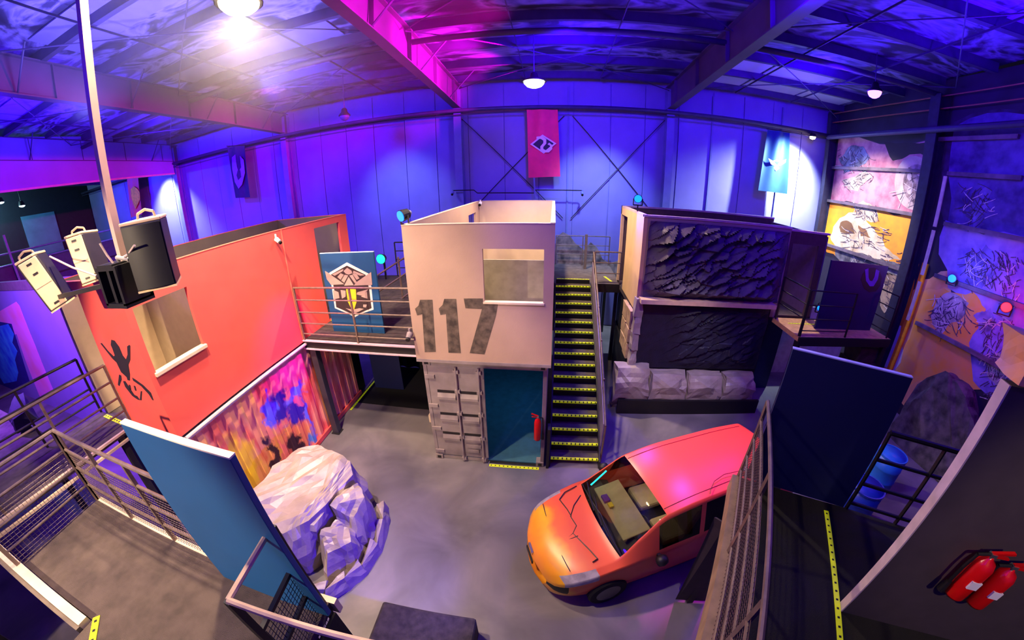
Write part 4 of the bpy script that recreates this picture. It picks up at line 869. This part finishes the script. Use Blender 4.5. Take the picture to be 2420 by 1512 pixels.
def carpt(s, t):
    w, zt, zb, zbl, wt = (cr(st_s, q, s) for q in (wid, ztop, zbot, zbel, wtop))
    zbl = min(zbl, zt-.03)
    ys_ = [0, w*.86, w*.96, w, w*.985, wt, wt*.62, 0]; zs_ = [zb, zb, zb+.12, (zb+zbl)/2+.03, zbl, zt-.055, zt-.012, zt]
    i = min(6, int(t)); f = t-i
    y_ = ys_[i]*(1-f)+ys_[i+1]*f; z_ = zs_[i]*(1-f)+zs_[i+1]*f
    if t >= 4.999 : y_ = wt*(1-((t-5)/2)); z_ = zt-.055*((y_/wt)**2 if wt else 0)
    bow = 0
    if s < .6 : bow = -.06*(1-(abs(y_)/max(w, .01))**2)*(1-s/.6)
    return Vector((s+bow+(.16*(abs(y_)/.9)**2 if s < .5 else .16*(abs(y_)/.9)**2*max(0, 1-(s-.5)/1.5)), y_, z_))
paint = mat('car_orange', (240, 104, 52), .3, var=.04, scale=1.2)
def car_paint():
    m = bpy.data.materials.new('car_gradient_paint'); m.use_nodes = True; N = m.node_tree.nodes; L = m.node_tree.links; bs = N['Principled BSDF']
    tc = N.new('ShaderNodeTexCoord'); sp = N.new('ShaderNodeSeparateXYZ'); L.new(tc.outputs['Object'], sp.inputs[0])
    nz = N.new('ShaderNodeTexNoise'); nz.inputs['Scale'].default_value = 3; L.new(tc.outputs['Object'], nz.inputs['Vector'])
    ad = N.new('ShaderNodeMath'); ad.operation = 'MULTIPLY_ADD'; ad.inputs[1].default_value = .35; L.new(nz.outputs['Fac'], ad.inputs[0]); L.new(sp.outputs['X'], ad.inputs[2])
    r_ = N.new('ShaderNodeValToRGB'); e = r_.color_ramp.elements; e[0].position = .0; e[0].color = (*lin((240, 130, 50)), 1); e[1].position = .75; e[1].color = (*lin((236, 96, 66)), 1)  # yellower towards the front, turning orange further back
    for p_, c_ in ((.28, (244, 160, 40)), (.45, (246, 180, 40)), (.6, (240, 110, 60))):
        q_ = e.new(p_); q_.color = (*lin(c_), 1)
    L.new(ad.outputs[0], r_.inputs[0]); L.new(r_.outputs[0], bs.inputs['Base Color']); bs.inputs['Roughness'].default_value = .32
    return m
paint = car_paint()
glass = glass_mat('windscreen_glass', (200, 205, 200)); glass_d = glass_mat('side_glass', (60, 62, 70))
SN = 110; tgrid = [0, .5, 1, 1.5, 2, 2.5, 3, 3.3, 3.6, 3.8, 4, 4.12, 4.3, 4.5, 4.7, 4.88, 5, 5.06, 5.15, 5.3, 5.5, 5.75, 6, 6.25, 6.5, 6.75, 7]
regs = {}
def region(s, t, sd):
    if 5.1 < t and 1.0 < s < 1.72: return 'windscreen'
    if 4.12 < t < 4.88 and s > 1.6:
        if s < 2.35: return 'front_window_%d' % sd
        if 2.45 < s < 3.4: return 'rear_window_%d' % sd
        if 3.5 < s < 4.25: return 'quarter_window_%d' % sd
    if .12 < s < .56 and 3.55 < t < 4.95: return 'headlight_%d' % sd
    if s < .16 and 2.6 < t < 3.6: return 'lower_grille_%d' % sd
    return 'body'
for sd in (1, -1):
    for i in range(SN):
        s0, s1 = 4.9*i/SN, 4.9*(i+1)/SN
        for t0, t1 in zip(tgrid, tgrid[1:]):
            rg = region((s0+s1)/2, (t0+t1)/2, sd)
            mb = regs.setdefault(rg, MB())
            q = [carpt(s0, t0), carpt(s1, t0), carpt(s1, t1), carpt(s0, t1)]
            if sd < 0: q = [Vector((p.x, -p.y, p.z)) for p in q][::-1]
            mb.quad(q)
hl = mat('headlight_glass', (190, 180, 186), .15, var=.2, scale=9)
for rg, mb in regs.items():
    nm = rg.rsplit('_', 1)[0] if rg[-1].isdigit() or rg.endswith('-1') else rg
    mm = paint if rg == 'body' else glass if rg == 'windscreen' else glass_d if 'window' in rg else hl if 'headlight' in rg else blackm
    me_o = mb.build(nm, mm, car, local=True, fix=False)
    bm = bmesh.new(); bm.from_mesh(me_o.data); bmesh.ops.remove_doubles(bm, verts=bm.verts, dist=.0008); bmesh.ops.recalc_face_normals(bm, faces=bm.faces); bm.to_mesh(me_o.data); bm.free()
    for p in me_o.data.polygons: p.use_smooth = True
    if rg == 'body': carbody = me_o
    if rg in ('windscreen',): 
        pass
blk = mat('trim_black', (22, 20, 24), .5)
MB().path([carpt(1.0+.01*i, 5.1+1.9*i/6)+Vector((0, 0, .004)) for i in range(7)], .012, 5).path([Vector((p.x, -p.y, p.z)) for p in [carpt(1.0+.01*i, 5.1+1.9*i/6)+Vector((0, 0, .004)) for i in range(7)]], .012, 5).build('windscreen_seal', blk, car, local=True)
for sd in (1, -1):
    pts = [carpt(1.75+.25*i, 5.35)+Vector((0, 0, .004)) for i in range(12)]
    MB().path([Vector((p.x, sd*p.y, p.z)) for p in pts], .006, 5).build('roof_seam', mat('seam_red', (150, 40, 50), .6), car, local=True)
MB().path([Vector((.30+.1*(abs(y_)**2), y_, carpt(.30, 6).z+.004-.05*abs(y_)**2)) for y_ in [-.66+.132*i for i in range(11)]], .006, 5).build('bonnet_seam', blk, car, local=True)
for sd in (1, -1):
    MB().path([carpt(1.0, 5.4+.3*k)*1 for k in (0,)]+[Vector((.98, sd*.1, 1.09)), Vector((1.12, sd*.45, 1.19)), Vector((1.2, sd*.62, 1.22))][1:], .012, 6).build('wiper', blk, car, local=True) if False else MB().path([Vector((1.0, sd*.15-.05, 1.115)), Vector((1.06, sd*.15+.28, 1.14)), Vector((1.12, sd*.15+.52, 1.15))], .011, 6).build('wiper', blk, car, local=True)
    m_ = MB().lathe([(.02, -.1), (.075, -.07), (.09, 0), (.07, .06), (.02, .08)], 14, (1.62, sd*1.02, 1.02), 'X').build('mirror', blk, car, local=True, smooth=True)
    MB().bar((1.62, sd*.9, 1.0), (1.62, sd*.98, 1.02), .05).build('mirror_stalk', blk, m_, local=True)
tyre = mat('tyre', (18, 17, 18), .85); rim = mat('rim', (120, 118, 122), .35, .8)
for sx in (.92, 3.85):
    for sd in (1, -1):
        w_ = MB().lathe([(.18, -.1), (.3, -.1), (.32, -.07), (.32, .07), (.3, .1), (.18, .1)], 28, (sx, sd*.83, .32), 'Y').build('wheel', tyre, car, local=True, smooth=False)
        b = MB(); b.lathe([(.19, .085), (.19, .1), (.17, .095), (.05, .09)], 24, (sx, sd*.83, .32), 'Y')
        b2 = MB(); b2.lathe([(.2, -.106), (.2, .106)], 24, (sx, sd*.83, .32), 'Y'); b2.build('rim', rim, w_, local=True)
seat = mat('seat_cream', (196, 186, 140), .8, var=.1, scale=5)
dash = MB(); dash.prism([(1.12, -.74, .86), (1.4, -.74, 1.06), (1.55, -.74, 1.0), (1.55, -.74, .8)], (0, 1.48, 0)); dash.build('dashboard', mat('dash_grey', (70, 62, 58), .7), car, local=True)
for sy in (-.38, .38):
    q = MB(); q.box(1.95, sy-.25, .62, 2.4, sy+.25, .78); q.obox((2.35, sy-.25, .7), (.13, 0, 0), (0, .5, 0), (.16, 0, .6)); q.build('seat', seat, car, local=True, bevel=.05)
    MB().box(2.5, sy-.13, 1.3, 2.6, sy+.13, 1.5).build('headrest', seat, car, local=True, bevel=.04)
MB().obox((1.2, -.55, 1.07), (.45, 0, .08), (0, 1.1, 0), (0, 0, .03)).build('dash_cover', seat, car, local=True, bevel=.02)
q = MB()
for k in range(16):
    t0, t1 = 2*pi*k/16, 2*pi*(k+1)/16; q.tube((1.62+.06*sin(t0), -.38+.18*cos(t0), 1.02+.17*sin(t0)), (1.62+.06*sin(t1), -.38+.18*cos(t1), 1.02+.17*sin(t1)), .014, 6)
q.build('steering_wheel', blk, car, local=True)
MB().box(.8, -.8, .24, 4.2, .8, .55).build('floor_pan', blk, car, local=True)
b = MB(); b.box(1.22, .18, 1.12, 1.32, .32, 1.17).build('dash_trinket', mat('trinket_purple', (110, 60, 200), .5), car, local=True)
MB().box(1.25, .05, 1.13, 1.32, .14, 1.17).build('dash_trinket', mat('trinket_yellow', (240, 220, 60), .5), car, local=True)
MB().path([Vector((1.16+.05*i, .60+.012*i, 1.14+.03*i)) for i in range(7)], .014, 6).build('neon_strip', mat('neon_cyan', (40, 230, 230), .4, emis=2.5), car, local=True)
# front bumper details
MB().box(-.075, -.16, .45, -.05, .16, .52).build('number_plate', blk, car, local=True)
MB().box(-.06, -.10, .62, -.03, .10, .68).build('badge', chrome, car, local=True)
wp = thing('power_adapter', 'small white adapter box with a thin cable on the minivan roof', 'adapter', CARO+Matrix.Rotation(CARA, 3, 'Z')@Vector((3.35, -.5, 1.745)))
q0 = wp.location.copy()
MB().box(q0.x-.05, q0.y-.04, q0.z, q0.x+.05, q0.y+.04, q0.z+.06).build('case', white, wp, bevel=.008)
cpts = [CARO+Matrix.Rotation(CARA, 3, 'Z')@Vector(v_) for v_ in ((3.3, -.5, 1.76), (2.95, -.45, 1.765), (2.7, -.5, 1.76), (2.55, -.6, 1.745), (2.5, -.66, 1.73))]
MB().path(cpts, .006, 5).build('cable', mat('cable_red', (120, 20, 40), .5), wp)
lamp('cabin_fill', 'POINT', CARO+Matrix.Rotation(CARA, 3, 'Z')@Vector((2.2, 0, 1.5)), 7, (1, .9, .7), .05)  # unseen light added to brighten the minivan cabin
def on_bonnet(u_, v_):
    z_ = .95
    for _ in range(6):
        p = at(u_, v_, z=z_)-CARO; l_ = Matrix.Rotation(-CARA, 3, 'Z')@p
        z_ = cr(st_s, ztop, max(0, min(4.9, l_.x-.1)))-.05*(l_.y/.75)**2
    return Vector((l_.x, l_.y, z_+.022))
for ln in ([(1372, 1172), (1356, 1196), (1348, 1222), (1362, 1244), (1354, 1262), (1336, 1278), (1330, 1310), (1322, 1340)], [(1362, 1150), (1334, 1165), (1322, 1182), (1340, 1205), (1350, 1222)], [(1354, 1262), (1372, 1280), (1392, 1300), (1412, 1322), (1400, 1330)], [(1336, 1278), (1352, 1274), (1366, 1268)]):
    MB().path([on_bonnet(*q_) for q_ in ln], .009, 5).build('bonnet_crack', blk, car, local=True)
# ================================================================ boulder prop and carpet block on the floor
bo = thing('boulder_prop', 'large pale faceted boulder prop on the floor behind the blue board', 'rock', (-2.6, -2.6, 0))
hull('boulder', [(-3.15, -1.5, 1.30), (-2.6, -1.58, 1.33), (-2.25, -1.66, 1.26), (-2.12, -1.85, 1.12), (-2.5, -2.4, 1.2), (-2.45, -2.95, 1.05), (-2.75, -3.3, 1.02), (-3.6, -3.2, 1.2), (-3.7, -2.2, 1.33),
     (-3.0, -1.35, 0), (-2.15, -1.5, .0), (-2.2, -2.0, .0), (-2.55, -3.4, .0), (-3.6, -3.6, 0), (-3.9, -2.2, 0), (-2.42, -2.7, .35), (-2.2, -1.6, .5)], rockl, bo, 5, .12, 5, 1.9)
hull('shelf_slab', [(-2.5, -2.35, 1.10), (-2.3, -2.5, 1.0), (-2.38, -2.95, .95), (-2.62, -3.05, 1.03), (-2.55, -2.3, .7), (-2.32, -2.5, .6), (-2.4, -3.0, .55), (-2.7, -3.0, .6)], rockl, bo, 3, .06, 15, 3)
hull('lower_boulder', [(-1.98, -1.95, 1.08), (-1.82, -2.2, .95), (-1.86, -2.6, .8), (-2.2, -2.55, 1.04), (-2.18, -2.05, .98), (-1.72, -2.1, .0), (-1.7, -2.6, .0), (-2.05, -2.8, 0), (-2.2, -2.6, 0), (-2.1, -1.9, 0)], rockl, bo, 4, .12, 9, 2.6)
hull('lower_boulder', [(-1.92, -2.62, .74), (-1.84, -2.9, .62), (-2.1, -3.2, .6), (-2.3, -3.0, .78), (-2.16, -2.66, .82), (-1.7, -2.7, .0), (-1.75, -3.1, .0), (-2.15, -3.45, 0), (-2.4, -3.2, 0), (-2.3, -2.7, 0)], rockl, bo, 4, .12, 19, 2.6)
random.seed(12)
rim_ = [(-1.75, -1.62), (-1.58, -2.05), (-1.5, -2.6), (-1.58, -3.1), (-1.75, -3.45), (-2.0, -3.75), (-2.4, -3.85)]
for i in range(len(rim_)-1):
    (ax, ay), (bx_, by_) = rim_[i], rim_[i+1]; cx_, cy_ = -2.3, -2.6
    f = .16
    hull('rim_stone', [(ax, ay, 0), (bx_, by_, 0), (ax+(cx_-ax)*f*.4, ay+(cy_-ay)*f*.4, .22+random.random()*.12), (bx_+(cx_-bx_)*f*.4, by_+(cy_-by_)*f*.4, .2+random.random()*.14), (ax+(cx_-ax)*f*2, ay+(cy_-ay)*f*2, 0.0), (bx_+(cx_-bx_)*f*2, by_+(cy_-by_)*f*2, 0.0), (ax+(cx_-ax)*f*1.2, ay+(cy_-ay)*f*1.2, .3)], rockl, bo, 2, .035, 30+i, 5)
ck = thing('carpet_block', 'low block covered in worn black carpet at the bottom of the view', 'block', (-.2, -4.5, 0))
MB().box(-.93, -5.3, 0.0, .46, -3.7, .55).build('carpet_cover', bcarpet, ck, bevel=.05)
# ================================================================ left near platform
DKL = mat('deck_carpet_left', (98, 84, 76), .9, var=.2, scale=6, bump=.8, bscale=170)
lp = thing('near_platform', 'carpeted platform in the left foreground', 'platform', (-2.4, -5.3, 2.6))
box('deck', DKL, lp, -4.3, -5.76, 2.6, -.5, -4.72, 2.7)
box('deck', DKL, lp, -2.68, -9, 2.6, -.5, -5.76, 2.7)
b = MB(); b.box(-4.3, -4.72, 2.52, -.45, -4.66, 2.7); b.build('edge_beam', ivory, lp)
for xx, yy in ((-4.2, -4.8), (-1.1, -4.8), (-4.2, -5.7)): MB().bar((xx, yy, 0), (xx, yy, 2.6), .1).build('post', dark, lp)
cu = thing('kick_curb', 'ivory timber curb along the near edge of the left platform', 'curb', (-4.3, -5.85, 2.6))
box('beam', ivory, cu, -5.45, -5.86, 2.55, -2.70, -5.77, 2.76)
box('side_board', mat('curb_side', (110, 98, 84), .8), cu, -5.45, -5.90, 2.3, -2.70, -5.86, 2.74)
tape('floor_tape', 'bright yellow tape stub at the end of the ivory curb', (-2.66, -5.72, 2.702), (-2.30, -6.05, 2.702), .07)
railing('mesh_railing', 'steel railing with wire mesh along the far side of the left platform', (-4.3, -4.70), (-1.7, -4.70), [3.8, 3.52, 3.24, 2.96], 2.7, 4, railm, .024, .024, mesh=(2.72, 3.52, .045))
railing('mesh_railing', 'steel railing with wire mesh at the left end of the left platform', (-4.3, -4.72), (-4.22, -5.8), [3.8, 3.52, 3.24, 2.96], 2.7, 2, railm, .024, .024, mesh=(2.72, 3.52, .045))
lb = thing('blue_barrier_board', 'plain blue board standing at the edge of the left platform', 'board', (-1.05, -4.82, 2.7))
box('panel', bluep, lb, -1.66, -4.84, 2.7, -.44, -4.79, 4.55, bevel=.005)
box('top_edge', mat('edge_cream', (250, 232, 205), .5), lb, -1.66, -4.84, 4.55, -.44, -4.79, 4.562)
gr = thing('guard_rail', 'cream topped black guard rail with dark mesh in the bottom foreground', 'railing', (-.5, -5.3, 2.7))
lt = mat('rail_cream', (216, 184, 150), .45, .1)
MB().tube((-.5, -5.31, 3.8), (-.56, -4.74, 3.8), .022).build('rail', lt, gr); MB().tube((-.5, -5.31, 3.8), (1.0, -5.24, 3.8), .022).build('rail', lt, gr)
for (x_, y_) in ((-.56, -4.74), (-.5, -5.31), (1.0, -5.24)): MB().bar((x_, y_, 0.6), (x_, y_, 3.8), .05).build('post', blackm, gr)
MB().bar((-.56, -4.74, 3.35), (-.5, -5.31, 3.35), .035).build('mid_rail', blackm, gr); MB().bar((-.56, -4.74, 3.0), (-.5, -5.31, 3.0), .035).build('mid_rail', blackm, gr)
b = MB()
for i in range(16):
    f = i/15; b.tube((-.56+.06*f, -4.74-.57*f, 1.2), (-.56+.06*f, -4.74-.57*f, 3.3), .003, 3)
for j in range(50): b.tube((-.56, -4.74, 1.2+j*.042), (-.5, -5.31, 1.2+j*.042), .003, 3)
o = b.build('wire_mesh', blackm, gr); o['kind'] = 'stuff'
MB().box(-.47, -5.28, .6, -.44, -4.76, 2.62).build('dark_skirt', black_soft, gr)
# walkway to the red room
DKP = mat('deck_carpet_violet', (96, 82, 84), .95, var=.25, scale=6, bump=.6, bscale=150)
w2 = thing('side_walkway', 'narrow dark walkway leading to the doorway of the red room', 'walkway', (-6.15, -6, 2.6))
box('deck', DKP, w2, -6.78, -9, 2.6, -5.55, -3.29, 2.7)
box('edge_flange', ivory, w2, -5.55, -9, 2.66, -5.5, -3.29, 2.7); box('edge_flange', ivory, w2, -5.55, -9, 2.5, -5.5, -3.29, 2.54)
for yy in (-3.6, -6.5): MB().bar((-5.6, yy, 0), (-5.6, yy, 2.6), .1).build('post', dark, w2)
tape('floor_tape', 'yellow tape on the walkway at the doorway of the red room', (-6.5, -3.36, 2.702), (-5.58, -3.4, 2.702), .08)
railing('side_railing', 'right hand railing of the walkway to the red room', (-5.62, -3.31), (-5.55, -6.6), [3.8, 3.5, 3.2, 2.95], 2.7, 4, railm, .026)
railing('side_railing', 'left hand railing of the walkway to the red room', (-6.76, -3.31), (-6.7, -6.6), [3.8, 3.5, 3.2, 2.95], 2.7, 4, dark, .026)
lp2 = thing('far_left_platform', 'violet lit carpeted platform at the far left edge', 'platform', (-10, -5.5, 2.6)); box('deck', DKP, lp2, -16, -9, 2.58, -6.8, -4.2, 2.68)
for xx, yy in ((-15.8, -4.4), (-7.2, -4.4)): MB().bar((xx, yy, 0), (xx, yy, 2.58), .1).build('post', dark, lp2)
bg = thing('dark_bag', 'dark lumpy bundle lying on the far left platform', 'bundle', (-8.2, -3.6, 2.68))
hull('bundle', [(-8.9+random.random()*1.3, -4.5+random.random()*.6, 2.69+random.random()*.5) for _ in range(24)], mat('bundle_dark', (40, 36, 60), .8), bg, 2, .06, 3)
# purple wall with painted pink arch at far left
pw = thing('violet_partition', 'violet lit partition with a painted pink arch at the far left', 'partition', (-11, -1.6, 0))
pwb = box('panel', mat('partition_lilac', (150, 135, 180), .7, var=.05, scale=1), pw, -24, -1.7, 0, -6.75, -1.6, 4.62)
box('cap', mat('cap_grey', (120, 104, 100), .7), pw, -24, -1.72, 4.62, -6.75, -1.58, 4.9)
pk = mat('arch_pink', (255, 150, 215), .7, col2=(255, 140, 170), scale=1)
decal('pink_arch', [(0, 735), (38, 713), (46, 722), (85, 820), (130, 930), (100, 950), (60, 850), (40, 790), (0, 790)], pk, pwb, .006, y=-1.7)
decal('arch_opening', [(0, 760), (28, 765), (48, 830), (70, 900), (60, 915), (0, 925)], mat('arch_dark', (30, 14, 120), .7), pwb, .010, y=-1.7)
cyp = mat('cyan_paint', (70, 200, 235), .6, col2=(30, 90, 220), scale=2)
decal('cyan_cloud', [(0, 770), (20, 765), (34, 790), (30, 810), (42, 830), (36, 850), (44, 880), (40, 900), (10, 906), (0, 890)], cyp, pwb, .014, y=-1.7)
# ================================================================ far left dark room
fr = thing('observation_room', 'dark glazed observation room with cyan lit panels at the far left', 'room', (-26, 2, 0))
box('rear_wall', mat('night_wall', (26, 30, 40), .7), fr, -29.5, -8, 4.2, -29.3, 8.1, 9.4)
lm = mat('cyan_panel', (96, 150, 176), .6, var=.2, scale=1)
for (y0, y1) in ((-3.0, -1.2), (0.2, 1.6), (3.6, 5.6)): box('lit_panel', lm, fr, -29.3, y0, 5.0, -29.25, y1, 7.6)
box('parapet', mat('parapet_grey', (64, 84, 92), .6), fr, -24.2, -8, 4.2, -24.1, 8.1, 5.1)
box('floor_slab', blackm, fr, -29.5, -8, 4.1, -24.1, 8.1, 4.2)
box('base_wall', mat('base_violet', (66, 56, 96), .7), fr, -24.15, -8, 0, -24.1, 8.1, 4.1)
for z in (5.15, 5.7): MB().tube((-24.0, -8, z), (-24.0, 8, z), .05, 6).build('rail', mat('rail_teal', (120, 160, 170), .4, .5), fr)
for yy in (-6, -2.5, 1, 4.5): MB().bar((-24.0, yy, 4.2), (-24.0, yy, 6.6 if yy == 1 else 5.7), .1).build('post', mat('post_teal', (130, 170, 180), .5), fr)
lamp('cyan_room', 'POINT', (-27.5, 1.2, 8.2), 420, (.35, .8, 1), .2)
lamp('cyan_room', 'POINT', (-27, -4, 8.2), 300, (.35, .8, 1), .2)
for i, (u_, v_) in enumerate(((52, 486), (2, 478))):
    q = at(u_, v_, x=-26.5); t = thing('ceiling_spot', ['bright spot lamp in the dark observation room', 'spot lamp at the left picture edge in the dark observation room'][i], 'lamp', q)
    MB().lathe([(.1, .25), (.16, .05), (.16, 0)], 14, q).build('can', blackm, t); MB().lathe([(.15, 0), (.12, -.05), (.02, -.08)], 14, q).build('bulb', mat('spot_bulb', (200, 240, 255), .4, emis=20), t)
    MB().tube(q+Vector((0, 0, .25)), (q.x, q.y, 10.2), .02).build('hanger', blackm, t)
# ================================================================ right near platform
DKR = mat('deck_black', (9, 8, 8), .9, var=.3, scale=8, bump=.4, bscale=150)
FA, FB = Vector((3.60, -2.88, 0)), Vector((2.05, -5.95, 0)); PA, PB = Vector((3.69, -2.89, 0)), Vector((4.77, -3.50, 0)); PC = Vector((5.9, -4.2, 0))
rp2 = thing('near_platform', 'black carpeted platform in the right foreground', 'platform', (3.9, -5, 2.6))
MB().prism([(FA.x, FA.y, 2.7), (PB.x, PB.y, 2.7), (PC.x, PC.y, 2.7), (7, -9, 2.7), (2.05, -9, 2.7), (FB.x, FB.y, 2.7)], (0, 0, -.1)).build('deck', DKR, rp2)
MB().bar((FA.x-.03, FA.y, 2.62), (FB.x-.03, FB.y, 2.62), .1, .22).build('edge_beam', mat('beam_khaki', (150, 126, 94), .7, var=.2), rp2)
for q in (FA+Vector((.1, -.2, 0)), FB, PC+Vector((-.1, -.2, 0))): MB().bar((q.x, q.y, 0), (q.x, q.y, 2.6), .1).build('post', dark, rp2)
railing('mesh_railing', 'steel railing with wire mesh along the edge of the right platform', (FA.x, FA.y), (FB.x, FB.y), [3.8, 3.55, 3.3, 3.05, 2.82], 2.7, 4, railm, .022, .022, mesh=(2.72, 3.6, .04))
rb = thing('navy_barrier_board', 'large plain navy board standing on the right platform', 'board', (4.2, -3.2, 2.7))
dv = (PB-PA); nv_ = Vector((dv.y, -dv.x, 0)).normalized()*.05
MB().obox((PA.x, PA.y, 2.7), dv, -nv_, (0, 0, 1.72)).build('panel', bluepd, rb)
MB().obox((PA.x, PA.y, 4.42), dv, -nv_, (0, 0, .012)).build('top_edge', mat('edge_lilac', (200, 205, 250), .5), rb)
railing('side_railing', 'black railing between the navy board and the dark extinguisher wall', (4.80, -3.52), (5.85, -4.16), [3.8, 3.45, 3.1, 2.8], 2.7, 3, blackm, .03, .02)
tape('floor_tape', 'bright yellow tape with black marks on the right platform floor', (3.70, -5.15, 2.702), (4.50, -3.52, 2.702), .055)
ew = thing('dark_end_wall', 'dark partition with a pale edge in the right foreground', 'partition', (4.0, -4.66, 2.7))
WA = Vector((3.99, -4.655, 0)); wd = Vector((.90, -.43, 0)).normalized(); wn = Vector((-wd.y, wd.x, 0))*1
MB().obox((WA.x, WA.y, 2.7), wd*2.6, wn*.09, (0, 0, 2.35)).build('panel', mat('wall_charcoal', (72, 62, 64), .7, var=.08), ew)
MB().obox((WA.x-wd.x*.012, WA.y-wd.y*.012, 2.7), wd*.012, wn*.09, (0, 0, 2.35)).build('pale_edge', mat('edge_mauve', (206, 186, 186), .6), ew)
hull('corner_rock_body', [tuple(WA+wd*a_+wn*c_+Vector((0, 0, z_))) for a_ in (-.05, 1.2) for c_ in (-.1, .2) for z_ in (5.09, 5.34)], mat('rock_pink', (196, 150, 160), .7, col2=(246, 170, 70), scale=3), cb_, 3, .06, 4, 3)
# extinguisher on that wall
dn = -wn
dq = ray(2290, 1330); tt_ = (WA-CAM).dot(dn)/dq.dot(dn); hit = CAM+dq*tt_
extinguisher('red fire extinguisher with black hose on the dark right foreground partition', hit+dn*.09+Vector((0, 0, -.26)), (0, 0, 1), wd, .5, .075)
extinguisher('second red fire extinguisher hanging behind the first on the dark partition', hit+dn*.09+wd*.2+Vector((0, 0, -.3)), (0, 0, 1), wd, .48, .07)
# grey ramp board leaning by the car
rmp = thing('leaning_board', 'dark board leaning below the right platform beside the car', 'board', (3.2, -3.6, 0))
MB().prism([at(1688, 1222, z=2.3), at(1710, 1236, z=2.3), at(1662, 1420, z=.05), at(1596, 1416, z=.05)], (.03, .0, 0)).build('panel', mat('board_mauve', (60, 48, 54), .7), rmp)

# ================================================================ stage haze drifting under the roof round the glaring lamp
hz = bpy.data.materials.new('stage_haze'); hz.use_nodes = True
N = hz.node_tree.nodes; N.remove(N['Principled BSDF']); vs = N.new('ShaderNodeVolumeScatter'); vs.inputs['Density'].default_value = .05; gt = N.new('ShaderNodeTexGradient'); gt.gradient_type = 'SPHERICAL'; tcv = N.new('ShaderNodeTexCoord'); mlt = N.new('ShaderNodeMath'); mlt.operation = 'MULTIPLY'; mlt.inputs[1].default_value = .05; hz.node_tree.links.new(tcv.outputs['Object'], gt.inputs[0]); hz.node_tree.links.new(gt.outputs['Fac'], mlt.inputs[0]); hz.node_tree.links.new(mlt.outputs[0], vs.inputs['Density']); vs.inputs['Color'].default_value = (1, 1, 1, 1); vs.inputs['Anisotropy'].default_value = .2
hz.node_tree.links.new(vs.outputs[0], N['Material Output'].inputs['Volume'])
hb = bmesh.new(); bmesh.ops.create_icosphere(hb, subdivisions=3, radius=1)
hm = bpy.data.meshes.new('haze_cloud'); hb.to_mesh(hm); hb.free(); hm.materials.append(hz)
ho = bpy.data.objects.new('haze_cloud', hm); COL.objects.link(ho); ho.location = (-4.9, .4, 8.7); ho.scale = (6.5, 4.5, 2.0)
tag(ho, 'pale stage haze glowing round the bright lamp under the roof at upper left', 'haze', kind='stuff')
